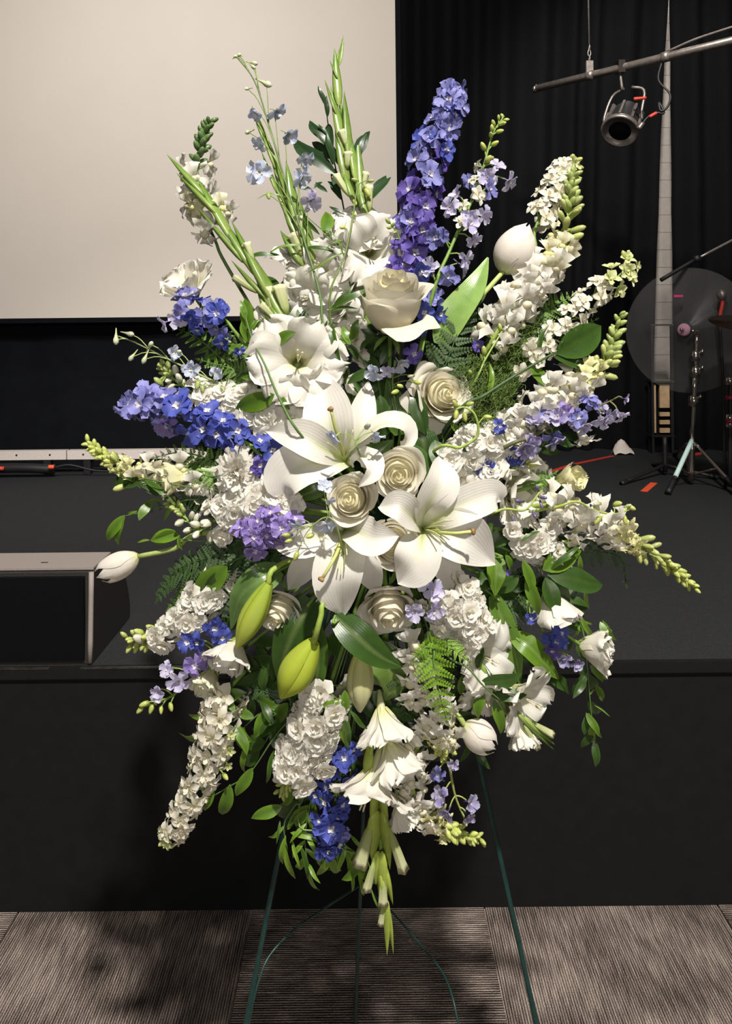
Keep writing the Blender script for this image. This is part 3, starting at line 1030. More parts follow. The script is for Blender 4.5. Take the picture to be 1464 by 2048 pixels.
def make_stock(key, a, b):
    out = []
    for s in range(4):
        rnd = random.Random(s + 120)
        mb = MB()
        for n, L, W, t0, t1 in ((5, .52, .60, 20, -10), (4, .40, .52, 50, 10), (3, .26, .42, 74, 45)):
            o = rnd.uniform(0, 6)
            for k in range(n):
                mb.fpetal(None, o + k * 2 * PI / n + rnd.uniform(-.2, .2), L * rnd.uniform(.88, 1.1), W, t0 + rnd.uniform(-10, 10), t1 + rnd.uniform(-22, 18), w_obov, r0=.02, cup=.22, ruf=.09, rf=2.2, tipruf=.04,
                          colf=lambda u, v: mixc(b, a, v * 1.6), nu=4, nv=4, seed=s * 31 + n * 7 + k)
        m1 = mb.mesh('floret', M_PETAL)
        mb = MB()
        for k in range(4):
            mb.fpetal(None, k * PI / 2, .3, .14, 115, 70, w_leaf, r0=.03, z0=-.26, colf=flat(PALEG), nu=2, nv=3)
        out.append((m1, [('calyx', mb.mesh('calyx', M_LEAF))]))
    proto(key, out)


make_stock('stock', WHITE, CREAM)


def make_bud(key, prof, ca, cb, n=8, sx=1.0, cleft=0.0, lobes=0, lobe=0.0, mat=None):
    mb = MB()
    mb.lathe(Matrix(), prof, n, sx=sx, colf=lambda t: mixc(ca, cb, t), lobes=lobes, lobe=lobe)
    m1 = mb.mesh('bud', mat or M_LEAF)
    mb = MB()
    for k in range(4):
        mb.fpetal(None, k * PI / 2 + .4, .38, .26, 70, 100, w_leaf, r0=prof[1][0] * .6, z0=-.02, cup=-.3, colf=flat(BUDG), nu=2, nv=3)
    proto(key, [(m1, [('sepal_cup', mb.mesh('sepal_cup', M_LEAF))])])


EGG = [(.0, 0), (.16, .06), (.26, .3), (.27, .5), (.2, .8), (.08, .97), (0, 1.0)]
LONG = [(.0, 0), (.10, .05), (.15, .35), (.19, .65), (.15, .88), (.05, .99), (0, 1.0)]
make_bud('greenbud', EGG, BUDG, PALEG, 7, lobes=3, lobe=.08)
make_bud('darkbud', EGG, (.10, .18, .06), (.17, .27, .09), 7, lobes=3, lobe=.08)
make_bud('limebud', EGG, LIME, (.62, .66, .22), 7, lobes=3, lobe=.1)
make_bud('snapbud', LONG, BUDG, (.68, .70, .28), 7, sx=.85, lobes=2, lobe=.12)
make_bud('creambud', LONG, PALEG, (.78, .76, .52), 8, lobes=4, lobe=.12)
make_bud('whitebud', EGG, (.66, .68, .40), WHITE, 8, lobes=4, lobe=.14)
make_bud('duskbud', LONG, (.12, .10, .2), (.25, .2, .42), 7, lobes=3, lobe=.1)
make_bud('spurbud', [(0, -.55), (.03, -.5), (.055, -.2), (.10, 0), (.17, .2), (.16, .36), (.07, .48), (0, .5)], PALEG, (.74, .76, .62), 7, lobes=5, lobe=.08)

# ---- shared leaves along +x, face +z, one unit long
LEAFM = {}


def make_leaf(key, wid, droop, fold, ca, cb, wf=w_leaf, n=3, mat=None):
    out = []
    for s in range(n):
        rnd = random.Random(s + 7)
        mb = MB()
        d = droop * rnd.uniform(.5, 1.5)
        sw = rnd.uniform(-.12, .12)
        mb.blade([V((0, 0, 0)), V((.33, sw * .4, .07 * d)), V((.68, sw, -.02 * d)), V((1, sw * .6, -.32 * d))], wid * rnd.uniform(.88, 1.12), wf, (0, 0, 1), nu=6, nv=9, fold=fold * rnd.uniform(.6, 1.4), ruf=.012,
                 colf=lambda u, v: mixc(mixc(ca, cb, abs(u)), mixc(ca, LEAFG, .3), max(0, .12 - abs(u)) * 4), seed=s)
        out.append(mb.mesh('leaf', mat or M_LEAF))
    LEAFM[key] = out


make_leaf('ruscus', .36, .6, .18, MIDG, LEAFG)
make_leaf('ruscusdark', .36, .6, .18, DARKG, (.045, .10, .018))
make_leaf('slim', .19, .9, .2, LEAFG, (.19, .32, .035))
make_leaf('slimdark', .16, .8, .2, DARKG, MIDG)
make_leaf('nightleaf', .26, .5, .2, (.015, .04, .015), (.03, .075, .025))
make_leaf('thread', .06, 1.2, .2, STEMG, LEAFG, n=2)
make_leaf('broad', .46, .5, .12, MIDG, LEAFG)
make_leaf('lemon', .52, .35, .16, DARKG, (.055, .125, .018))


def make_pinna(key, ca, cb):
    out = []
    for s in range(2):
        mb = MB()
        n = 7
        mb.tube([V((0, 0, 0)), V((.5, 0, .02)), V((1, 0, -.06))], .012, .004, 4, n=4, col=ca)
        for i in range(n):
            t = .06 + .9 * i / n
            L = .22 * (1 - t * .75)
            for sg in (-1, 1):
                b = V((t, 0, .02 - .07 * t * t))
                mb.blade([b, b + V((.35 * L, sg * .6 * L, .03 * L)), b + V((.75 * L, sg * 1.05 * L, -.06 * L))], .15 * (1 - t * .5), w_leaf, (0, 0, 1), nu=2, nv=3, fold=.15, colf=lambda u, v: mixc(ca, cb, v), seed=i)
        out.append(mb.mesh('pinna', M_FERN))
    LEAFM[key] = out


make_pinna('fern', MIDG, LEAFG)
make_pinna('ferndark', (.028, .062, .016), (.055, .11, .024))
make_pinna('fernlight', (.12, .25, .018), (.24, .40, .03))


def leafq(d, nrm):
    x = V(d).normalized()
    z = V(nrm) - x * V(nrm).dot(x)
    if z.length < 1e-3:
        z = x.orthogonal()
    z.normalize()
    y = z.cross(x)
    return Matrix((x, y, z)).transposed().to_quaternion()


# ---- stems
def stem_to_foam(p, ang=0.0):
    """a point of the foam near the line towards p"""
    d = p - FO
    return FO + V((max(-.06, min(.06, d.x * .3)), -.02, max(-.11, min(.11, d.z * .3))))


def nearest(c, p, before=True):
    k = min(range(len(c)), key=lambda i: (c[i] - p).length)
    return k


def sprig(name, label, cat, stem, items, r=0.0022, col=STEMG, group=None, leaves=(), ext=True, stemoff=0.0, seed=1, back=3, gain=1.0):
    """stem: (px, py[, off]) from base to tip; items: (px, py, proto, size_px, axis, off)"""
    rnd = random.Random(seed)
    pts = [Q(*s[:2], (s[2] if len(s) > 2 else 0.0) + stemoff) for s in stem]
    base = stem_to_foam(pts[0])
    t = thing(name, label, cat, base, group)
    full = ([base] + pts) if ext else pts
    mb = MB()
    mb.tube(full, r * 1.3, r * .55, 6, n=(len(full) - 1) * 5, col=col)
    c = cr(pts, 40)
    placed = []
    for it in items:
        px, py, key, size = it[:4]
        axis = it[4] if len(it) > 4 and it[4] is not None else ax(rnd.uniform(-.5, .5), rnd.uniform(-.4, .5), .8)
        off = (it[5] if len(it) > 5 else -.012) + stemoff
        p = Q(px, py, off)
        sc = gain * size * mpp(px, py, off)
        k = max(0, nearest(c, p) - back)
        a = c[k]
        tail = p - V(axis) * (.3 * sc)
        if (a - tail).length > .004:
            mb.tube([a, a.lerp(tail, .5) + V((0, 0, .12 * (a - tail).length)), tail], r * .5, r * .42, 5, n=5, col=mixc(col, BUDG, .4))
        placed.append((key, p, axis, sc))
    mb.build('stem', M_STEM, t)
    for key, p, axis, sc in placed:
        m, subs = pick(key, rnd)
        nm = 'bud' if 'bud' in key else 'floret'
        if nm == 'bud':
            p = p - V(axis) * (.5 * sc)
        inst(nm, m, t, p, face(axis, rnd.uniform(0, 6.3) if not key.startswith('snap') else rnd.uniform(-.4, .4)), sc, subs)
    for (px, py, dx, dy, L, key) in leaves:
        p = Q(px, py, stemoff)
        inst('leaf', rnd.choice(LEAFM[key]), t, p, leafq(ax(dx, dy, .25), ax(.1, -.4, .8)), L * mpp(px, py))
    return t


def spike(name, label, cat, stem, zones, r=0.0026, col=STEMG, group=None, stemoff=0.0, seed=1, ext=True, extra=(), leaves=()):
    """a flower spike; zones: (t0, t1, count, proto, size0, size1, reach, tilt) along the stem, sizes in pixels"""
    rnd = random.Random(seed)
    pts = [Q(*s[:2], (s[2] if len(s) > 2 else 0.0) + stemoff) for s in stem]
    c = cr(pts, 60)
    tg = tangents(c)
    items = []
    i = rnd.randint(0, 9)
    for (t0, t1, n, key, s0, s1, reach, tilt) in zones:
        for k in range(n):
            f = k / max(1, n - 1)
            tt = lerp(t0, t1, f)
            j = min(60, int(tt * 60))
            size = lerp(s0, s1, f) * rnd.uniform(.9, 1.1)
            px = (c[j].x, c[j].z)
            m = c[j].y / F_PX
            a = tg[j].orthogonal().normalized()
            b = tg[j].cross(a)
            ph = i * 2.39996 + rnd.uniform(-.3, .3)
            i += 1
            o = math.cos(ph) * a + math.sin(ph) * b
            if o.y > .25 and rnd.random() < .8:
                o = o - V((0, 2 * o.y, 0))
            d = (o + tg[j] * tilt + V((0, -.35, 0))).normalized()
            items.append((key if isinstance(key, str) else rnd.choice(key), c[j] + o * (reach * size * m) + tg[j] * (.25 * size * m * tilt), d, size * m, c[max(0, j - 2)]))
    base = stem_to_foam(pts[0])
    t = thing(name, label, cat, base, group)
    mb = MB()
    mb.tube(([base] + pts) if ext else pts, r * 1.3, r * .45, 6, n=36, col=col)
    for key, p, d, sc, a in items:
        tail = p - d * (.25 * sc)
        if (a - tail).length > .003:
            mb.tube([a, tail], r * .5, r * .42, 5, n=2, col=mixc(col, BUDG, .3))
    for it in extra:
        key, p, d = it[2], Q(it[0], it[1], (it[5] if len(it) > 5 else -.014) + stemoff), it[4] or ax(rnd.uniform(-.4, .4), rnd.uniform(-.3, .4), .85)
        sc = it[3] * p.y / F_PX
        a = c[nearest(c, p)]
        mb.tube([a, a.lerp(p, .5) + V((0, 0, .004)), p - d * (.25 * sc)], r * .5, r * .42, 5, n=4, col=mixc(col, BUDG, .3))
        items.append((key, p, d, sc, a))
    mb.build('stem', M_STEM, t)
    for key, p, d, sc, a in items:
        m, subs = pick(key, rnd)
        nm = 'bud' if 'bud' in key else 'floret'
        if nm == 'bud':
            p = p - d * (.4 * sc)
        inst(nm, m, t, p, face(d, rnd.uniform(0, 6.3) if not key.startswith('snap') else rnd.uniform(-.5, .5)), sc, subs)
    for (px, py, dx, dy, L, key) in leaves:
        p = Q(px, py, stemoff)
        inst('leaf', rnd.choice(LEAFM[key]), t, p, leafq(ax(dx, dy, .25), ax(.1, -.4, .8)), L * mpp(px, py))
    return t


# ---- single blooms
def rose(label, px, py, dia, axis, seed, off=0.0, n=19, cream=CREAM, tall=1.0, opened=1.0, extra=(), guards=(), roll=None, bowl=1.0):
    rnd = random.Random(seed)
    p = Q(px, py, off)
    D_ = 1.12 * dia * p.y / F_PX
    axis = V(axis).normalized()
    M = frame(p - axis * (.30 * D_), axis, rnd.uniform(0, 6) if roll is None else roll)
    base = stem_to_foam(p)
    t = thing('rose', label, 'rose', base, 'white roses')
    H = .62 * D_ * tall
    specs = []
    for k in range(n):
        f = k / (n - 1)
        specs.append((f, k * 2.39996, D_ * (.030 + .40 * f ** 1.1), H * (.97 + .06 * math.sin(PI * min(1, f * 1.6)) - .34 * opened * f ** 1.6),
                      D_ * (.006 + .010 * f + .10 * opened * max(0, f - .45) / .55), math.radians(lerp(115, 66, f ** .6))))
    mb = MB()
    mb.lathe(M, [(.44 * D_ * (.03 + f ** 1.1) * .9, H * (.97 + .06 * math.sin(PI * min(1, f * 1.6)) - .34 * opened * f ** 1.6) - D_ * (.055 + .16 * f)) for f in (.72, .55, .4, .28, .18, .1, .04)] + [(0, H * .95)], 20, colf=lambda q: mixc((.80, .75, .52), (.80, .74, .44), q))  # added dome below the petal rims, bounces light into the dark wells
    props(mb.build('well_filler', M_ROSE, t), 'added cream dome that lightens the wells between petals')
    for (az, rm, top, curl, hw) in guards:
        specs.append((1.0, math.radians(az), rm * D_, top * H, curl * D_, math.radians(hw)))
    for k, (f, az, rm, top, curl, hw) in enumerate(specs):
        p1, p2 = rnd.uniform(0, 6), rnd.uniform(0, 6)
        tint = mixc(mixc(IVORY, cream, f), WHITE, .25 + .55 * f)
        inner = mixc(IVORY, (.80, .74, .44), .25 * (1 - f))
        mb = MB()
        nu, nv = 10, 10
        rows, cols, uvs = [], [], []
        for i in range(nv + 1):
            v = i / nv
            rr = rm * lerp(.55 + .45 * min(1, v * 2.2) ** .7, .16 + .84 * math.sin(PI / 2 * v ** .75), min(1, f * 1.2) * bowl)
            z = top * (v ** 1.05)
            lip = max(0, (v - .74) / .26)
            row, cc, uu = [], [], []
            for q in range(nu + 1):
                u = -1 + 2 * q / nu
                ww = (.45 + .55 * math.sin(PI / 2 * min(1, v * 1.6))) * (1 - .45 * lip ** 2.0)
                a = az + u * hw * ww
                r2 = rr + D_ * .016 * u * (1 - f * .3) * min(1, v * 2) + curl * lip ** 1.6 * (1 - .2 * u * u) * (1 + .3 * math.sin(3 * u + p1))
                z2 = z - curl * .45 * lip ** 2.6 - D_ * .04 * abs(u) ** 2.5 * v + D_ * .012 * v * v * math.sin(4 * u + p2)
                row.append(M @ V((r2 * math.cos(a), r2 * math.sin(a), z2)))
                cc.append(mixc(mixc(inner, tint, v), mixc(PALEG, tint, .45), max(0, .25 - v) * 2.5 * f))
                uu.append((u * .5 + .5, v))
            rows.append(row); cols.append(cc); uvs.append(uu)
        mb.grid(rows, cols, uvs)
        mb.build('petal', M_ROSE, t)
    for (pts, W, nrm) in extra:           # loose guard petals
        mb = MB()
        mb.blade([Q(*q) for q in pts], W * p.y / F_PX, w_round, nrm, nu=8, nv=9, cup=.35, ruf=.02, rf=1.2, colf=grad(cream, WHITE), seed=seed)
        mb.build('petal', M_PETAL, t)
    mb = MB()
    for k in range(5):
        mb.fpetal(M, k * 1.2566, .36 * D_, .09 * D_, 10, -60, w_leaf, r0=.05 * D_, z0=-.01, colf=flat(STEMG), nu=2, nv=5)
    mb.build('sepals', M_LEAF, t)
    mb = MB(); mb.tube([base, p - axis * (.75 * D_) if (p - axis * (.75 * D_)).y < 1.2 else base.lerp(p, .5), M @ V((0, 0, .01))], .003, .0034, 6, col=STEMG)
    mb.build('stem', M_STEM, t)
    return t


def lily(label, B, petals, pistil, filaments, seed, boff=0.0):
    rnd = random.Random(seed)
    b = Q(B[0], B[1], boff + .030)
    base = stem_to_foam(b)
    t = thing('lily', label, 'lily', base, 'open white lilies')
    for k, (pts, W, d, nrm) in enumerate(petals):
        path = [Q(x, y, boff + dz) for (x, y), dz in zip(pts, d)]
        path = [b] + path

        def cf(u, v):
            g = max(0, 1 - abs(u) * 3.2) * max(0, 1 - v * 1.5) + max(0, .22 - v) * 2.6
            return mixc(mixc(WHITE, (.80, .77, .71), v), (.46, .55, .12), min(.9, g * 1.15))
        mb = MB()
        mb.blade(path, .95 * W * b.y / F_PX, w_lily, nrm, nu=10, nv=18, cup=rnd.uniform(.05, .18), fold=.30, ruf=.040, rf=1.8, colf=cf, seed=seed + k)
        mb.build('tepal', M_LILY, t)
    pp = [b] + [Q(x, y, boff + o) for x, y, o in pistil]
    mb = MB(); mb.tube(pp, .0026, .0022, 8, col=(.50, .58, .14), col1=(.52, .54, .20)); st = mb.build('style', M_STEM, t)
    d = (pp[-1] - pp[-2]).normalized()
    mb = MB(); mb.lathe(frame(pp[-1] - d * .002, d), [(.002, 0), (.0036, .0015), (.0042, .0035), (.003, .0055), (0, .0055)], 9, lobes=3, lobe=.25, colf=lambda q: (.30, .17, .06)); props(mb.build('stigma', M_STEM, st), 'brown three-lobed stigma')
    for (x, y, o) in filaments:
        e = Q(x, y, boff + o)
        mb = MB(); mb.tube([b, b.lerp(e, .55) + V((0, -.008, .004)), e], .0012, .0007, 5, col=(.55, .60, .22), col1=(.66, .68, .40)); mb.build('filament', M_STEM, t)
    mb = MB(); mb.tube([base, b], .004, .0045, 6, col=STEMG); mb.build('stem', M_STEM, t)
    return t


def bloom(parent, p, axis, size, seed, kind='glad', tint=WHITE, roll=0.0, flare=-28):
    """a funnel bloom as a part with petals as sub-parts; returns the part"""
    rnd = random.Random(seed)
    M = frame(p, axis, roll)
    mb = MB()
    mb.lathe(M @ Matrix.Translation((0, 0, -.62 * size)), [(.035 * size, 0), (.06 * size, .15 * size), (.085 * size, .30 * size), (.12 * size, .40 * size)], 10, colf=lambda q: mixc(PALEG, CREAM, q), cap=False)
    head = mb.build('bloom', M_PETAL, parent)
    for k in range(6):
        outer = k % 2
        mb = MB()
        mb.fpetal(M, k * PI / 3 + rnd.uniform(-.14, .14), size * rnd.uniform(.70, .82), size * (.60 if not outer else .72), 84 + rnd.uniform(-5, 5) - (24 if flare > 0 else 0), flare + rnd.uniform(-30, 20) * (.5 if flare > 0 else 1), w_obov, r0=.055 * size, z0=-.30 * size - .014 * size * outer, cup=.10, ruf=.085, rf=2.3, tipruf=.05,
                  colf=lambda u, v: mixc(mixc(tint, (.62, .64, .22), max(0, .52 - v) * 1.9), tint, v * 1.2), nu=12, nv=14, pw=1.5, seed=seed * 7 + k)
        mb.build('petal', M_PETAL, head)
    for k in range(3):
        e = M @ V((.03 * size * math.cos(k * 2.1), .03 * size * math.sin(k * 2.1) + .06 * size, .22 * size))
        mb = MB(); mb.tube([M @ V((0, 0, -.2 * size)), e], .008 * size, .008 * size, 5, n=3, col=CREAM)
        d = (e - M @ V((0, 0, -.2 * size))).normalized()
        mb.tube([e - d * .01 * size, e + d * .09 * size], .016 * size, .012 * size, 5, n=2, col=(.78, .74, .55))
        mb.build('stamen', M_PETAL, head)
    return head


def sheath(parent, a, b, w, seed, cream=None, lime=0.0):
    """pointed green bract from a to b; cream = length of the bud that shows beyond it"""
    a = a - (b - a) * .22
    d = b - a
    L = d.length
    M = frame(a, d, seed % 2 * .5)
    mb = MB()
    mb.lathe(M, [(.0, -.01 * L), (.24 * w, .03 * L), (.42 * w, .14 * L), (.5 * w, .30 * L), (.46 * w, .48 * L), (.34 * w, .66 * L), (.18 * w, .84 * L), (.06 * w, .95 * L), (0, L)], 10, sy=.6, lobes=2, lobe=.10,
             colf=lambda q: mixc(mixc((.36, .45, .13), (.15, .27, .04), q * 1.5), (.46, .56, .09), lime))
    part = mb.build('bract', M_LEAF, parent)
    if cream:
        n = (M @ V((0, 0, 1)) - M @ V((0, 0, 0))).cross(V((0, 1, 0))).normalized()
        side = n if seed % 2 else -n
        q = a + d * .22 + V((0, -.22 * w, 0)) + side * (.22 * w)
        dd = (d.normalized() + side * .22 + V((0, -.12, 0))).normalized()
        mb = MB()
        mb.lathe(frame(q, dd, seed), [(.12 * w, 0), (.26 * w, .25 * cream), (.33 * w, .6 * cream), (.36 * w, .85 * cream), (.44 * w, 1.0 * cream), (.30 * w, .93 * cream), (.12 * w, .9 * cream), (0, .93 * cream)], 16, sy=.75, lobes=5, lobe=.14,
                 colf=lambda v: mixc((.38, .47, .13), (.80, .77, .55), v * 1.5))
        props(mb.build('flower_bud', M_PETAL, part), 'cream flower bud')
    return part


def gladiolus(label, stem, bracts, blooms, seed, stemoff=0.0, group='white gladiolus stems', lime=0.0):
    pts = [Q(*s[:2], (s[2] if len(s) > 2 else 0.0) + stemoff) for s in stem]
    base = stem_to_foam(pts[0])
    t = thing('gladiolus', label, 'gladiolus', base, group)
    mb = MB(); mb.tube([base] + pts, .0055, .002, 8, n=40, col=(.20, .32, .06)); mb.build('stem', M_STEM, t)
    for k, (x0, y0, x1, y1, w_, cream) in enumerate(bracts):
        a, b = Q(x0, y0, stemoff - .006 - .004 * (k % 2)), Q(x1, y1, stemoff - .004)
        sheath(t, a, b, w_ * a.y / F_PX, k, cream * a.y / F_PX if cream else None, lime)
    for k, bl in enumerate(blooms):
        px, py, size, axis, off = bl[:5]
        p = Q(px, py, off + stemoff)
        bloom(t, p, axis, size * p.y / F_PX, seed * 10 + k, roll=.3 * k, flare=bl[5] if len(bl) > 5 else -28)
    return t


def tulip(label, px0, py0, px1, py1, w_, stem, seed, off=0.0, gape=0.0, leaves=()):
    a, b = Q(px0, py0, off), Q(px1, py1, off - .01)
    base = stem_to_foam(a)
    t = thing('tulip', label, 'tulip', base, 'white tulips')
    d = b - a
    L = d.length
    R0 = w_ / 2 * a.y / F_PX
    M = frame(a, d, seed)
    rnd = random.Random(seed)
    for k in range(6):
        inner = k % 2 == 0
        mb = MB()
        rows, cols, uvs = [], [], []
        nv, nu = 12, 8
        sc = .92 if inner else 1.0
        Lk = L * rnd.uniform(.96, 1.02)
        for i in range(nv + 1):
            v = i / nv
            r = R0 * sc * (math.sin(PI * (.04 + lerp(.92, .78, min(1, gape * 4)) * v ** .82)) ** .75) * (1 + gape * v * v)
            if v > .85:
                r *= 1 - .35 * ((v - .85) / .15) * (1 - gape)
            hw = math.radians(66 if gape == 0 else 52) * max(.03, (1 - max(0, (v - .5) / .5) ** 2.2) if gape == 0 else (1 - max(0, (v - .35) / .65) ** 1.5)) * (.6 + .4 * min(1, v * 3))
            row, cc, uu = [], [], []
            for q in range(nu + 1):
                u = -1 + 2 * q / nu
                an = k * PI / 3 + u * hw
                rr = r * (1 - .04 * u * u) + R0 * .015 * math.sin(5 * u + k)
                row.append(M @ V((rr * math.cos(an), rr * math.sin(an), Lk * v)))
                cc.append(mixc(mixc((.62, .66, .34), (.80, .74, .66), v * 6), WHITE, v))
                uu.append((u * .5 + .5, v))
            rows.append(row); cols.append(cc); uvs.append(uu)
        mb.grid(rows, cols, uvs)
        mb.build('petal', M_PETAL, t)
    pts = [Q(*s[:2], off + (s[2] if len(s) > 2 else 0)) for s in stem]
    mb = MB(); mb.tube([base] + pts + [a + d * .03], .0042, .0036, 8, col=(.20, .32, .06), col1=(.40, .48, .15)); mb.build('stem', M_STEM, t)
    for (lp, W, nrm, cup) in leaves:
        mb = MB()
        mb.blade([Q(*q) for q in lp], W * a.y / F_PX, w_lance, nrm, nu=8, nv=14, cup=cup, fold=.1, ruf=.01, colf=lambda u, v: mixc((.20, .34, .08), (.27, .42, .11), abs(u)), seed=seed)
        mb.build('leaf', M_LEAF, t)
    return t


def cupflower(name, label, cat, px, py, size, axis, seed, off=0.0, tint=WHITE, base_c=CREAM, n=9, flare=25, group=None, stem=(), ruf=.07, closed=0.0):
    """lisianthus: cupped, frilled petals in a green calyx; size = height of the cup in pixels, (px, py) = its middle"""
    rnd = random.Random(seed)
    p = Q(px, py, off)
    sz = size * p.y / F_PX
    axis = V(axis).normalized()
    M = frame(p - axis * (.5 * sz), axis, rnd.uniform(0, 6))
    base = stem_to_foam(p)
    t = thing(name, label, cat, base, group)
    for k in range(n):
        ly = 0 if k < n * .55 else 1
        mb = MB()
        mb.fpetal(M, k * 2.39996, sz * rnd.uniform(.98, 1.1) * (1 - .06 * ly), sz * (.95 - .25 * ly), 38 + 24 * ly + 16 * closed, 82 - flare * (1 - ly * .4) + rnd.uniform(-8, 8) + 14 * closed, w_obov, r0=.02 * sz, z0=.02 * sz, cup=.42, ruf=ruf, rf=2.2, tipruf=.05,
                  colf=lambda u, v: mixc(mixc(PALEG, base_c, v * 3), tint, v * 1.2), nu=8, nv=9, pw=.6, seed=seed * 5 + k)
        mb.build('petal', M_PETAL, t)
    mb = MB()
    for k in range(5):
        mb.fpetal(M, k * 1.2566, .5 * sz, .09 * sz, 20, 62, w_leaf, r0=.03 * sz, z0=-.02 * sz, colf=flat(BUDG), nu=2, nv=4, pw=.5)
    mb.build('calyx', M_LEAF, t)
    s = [Q(*q[:2], off + (q[2] if len(q) > 2 else 0)) for q in stem]
    mb = MB(); mb.tube([base] + s + [M @ V((0, 0, .01))], .0024, .0026, 6, col=STEMG); mb.build('stem', M_STEM, t)
    return t


def carnation(label, px, py, w_, h_, axis, seed, off=0.0, cat='carnation'):
    rnd = random.Random(seed)
    p = Q(px, py, off)
    s = (w_ + h_) / 2 * p.y / F_PX
    M = frame(p - V(axis) * (.2 * s), axis, 0) @ Matrix.Diagonal((w_ / ((w_ + h_) / 2), h_ / ((w_ + h_) / 2), 1, 1))
    base = stem_to_foam(p)
    t = thing('carnation', label, cat, base)
    i = 0
    for n, L, W, t0, t1 in ((8, .52, .34, 20, -30), (8, .48, .34, 45, 0), (7, .44, .32, 62, 25), (6, .38, .30, 76, 50), (5, .32, .26, 88, 74)):
        o = rnd.uniform(0, 6)
        for k in range(n):
            i += 1
            mb = MB()
            mb.fpetal(M, o + k * 2 * PI / n + rnd.uniform(-.2, .2), s * L * rnd.uniform(.9, 1.1), s * W, t0 + rnd.uniform(-10, 10), t1 + rnd.uniform(-18, 18), w_fan, r0=.03 * s, cup=.1, ruf=.17, rf=3.4, tipruf=.08, colf=grad(CREAM, WHITE, .5), nu=7, nv=5, seed=seed + i)
            mb.build('petal', M_PETAL, t)
    mb = MB(); mb.lathe(M @ Matrix.Translation((0, 0, -.3 * s)), [(.06 * s, 0), (.10 * s, .08 * s), (.11 * s, .3 * s)], 8, colf=lambda q: BUDG); mb.build('calyx', M_LEAF, t)
    mb = MB(); mb.tube([base, M @ V((0, 0, -.25 * s))], .0026, .0026, 6, col=STEMG); mb.build('stem', M_STEM, t)
    return t


def lily_bud(label, a, b, w_, stem, off, ca, cb, seed, split=0.0):
    p, q = Q(*a, off), Q(*b, off - .01)
    base = stem_to_foam(p)
    t = thing('lily_bud', label, 'lily bud', base, 'lily buds')
    d = q - p
    L = d.length
    R0 = w_ / 2 * p.y / F_PX
    M = frame(p, d, seed)
    for k in range(3):
        mb = MB()
        rows, cols, uvs = [], [], []
        for i in range(13):
            v = i / 12
            r = R0 * (.28 + .72 * math.sin(PI * min(1, .02 + v ** 1.05 * .92)) ** .8) * (1 - v ** 6 * .75)
            row, cc, uu = [], [], []
            for j in range(9):
                u = -1 + 2 * j / 8
                an = k * 2 * PI / 3 + u * (1.03 - split * max(0, v - .7))
                rr = r * (.86 + .16 * (1 - u * u) ** .5)
                rr *= 1 - .06 * math.exp(-(u / .12) ** 2)
                row.append(M @ V((rr * math.cos(an), rr * math.sin(an), L * v)))
                cc.append(mixc(mixc(ca, cb, v), mixc(ca, PALEG, .4), max(0, .3 - abs(u)) * 1.5))
                uu.append((u * .5 + .5, v))
            rows.append(row); cols.append(cc); uvs.append(uu)
        mb.grid(rows, cols, uvs)
        mb.build('tepal', M_PETAL, t)
    s = [Q(*z[:2], off + (z[2] if len(z) > 2 else 0)) for z in stem]
    mb = MB(); mb.tube([base] + s + [p + d * .04], .0034, .0042, 7, col=(.20, .33, .05), col1=(.36, .46, .08)); mb.build('stem', M_STEM, t)
    return t


# ---- greenery
def leaf_thing(name, label, pts, W, nrm, ca=MIDG, cb=LEAFG, off=0.0, fold=.18, cup=0.0, cat='leaf', wf=w_lance, seed=1, group=None, ruf=.012):
    path = [Q(*q[:2], off + (q[2] if len(q) > 2 else 0)) for q in pts]
    base = stem_to_foam(path[0])
    t = thing(name, label, cat, base, group)
    mb = MB()
    mb.blade(path, W * path[0].y / F_PX, wf, nrm, nu=8, nv=14, fold=fold, cup=cup, ruf=ruf, colf=lambda u, v: mixc(mixc(ca, cb, abs(u) ** .7), mixc(cb, PALEG, .3), max(0, .1 - abs(u)) * 5), seed=seed)
    mb.build('blade', M_LEAF, t)
    mb = MB(); mb.tube([base, path[0], path[0].lerp(path[1], .2)], .0022, .0014, 6, col=STEMG); mb.build('stalk', M_STEM, t)
    return t


def branch(label, stem, leaves, key='ruscus', off=0.0, seed=1, name='ruscus_branch', cat='greenery', group='ruscus branches', r=.0016, col=(.09, .17, .04)):
    """leaves: (px, py, tipx, tipy[, key[, front]]) in pixels"""
    rnd = random.Random(seed)
    pts = [Q(*s[:2], off + (s[2] if len(s) > 2 else 0)) for s in stem]
    base = stem_to_foam(pts[0])
    t = thing(name, label, cat, base, group)
    mb = MB(); mb.tube([base] + pts, r * 1.3, r * .6, 6, n=len(pts) * 6, col=col); mb.build('stem', M_STEM, t)
    for l in leaves:
        x0, y0, x1, y1 = l[:4]
        k2 = l[4] if len(l) > 4 and l[4] else key
        fr = l[5] if len(l) > 5 else rnd.uniform(-.02, .02)
        a = Q(x0, y0, off)
        b = Q(x1, y1, off + fr)
        nrm = ax(rnd.uniform(-.5, .5), rnd.uniform(-.8, .1), .8)
        inst('leaf', rnd.choice(LEAFM[k2]), t, a, leafq(b - a, nrm), (b - a).length)
    return t


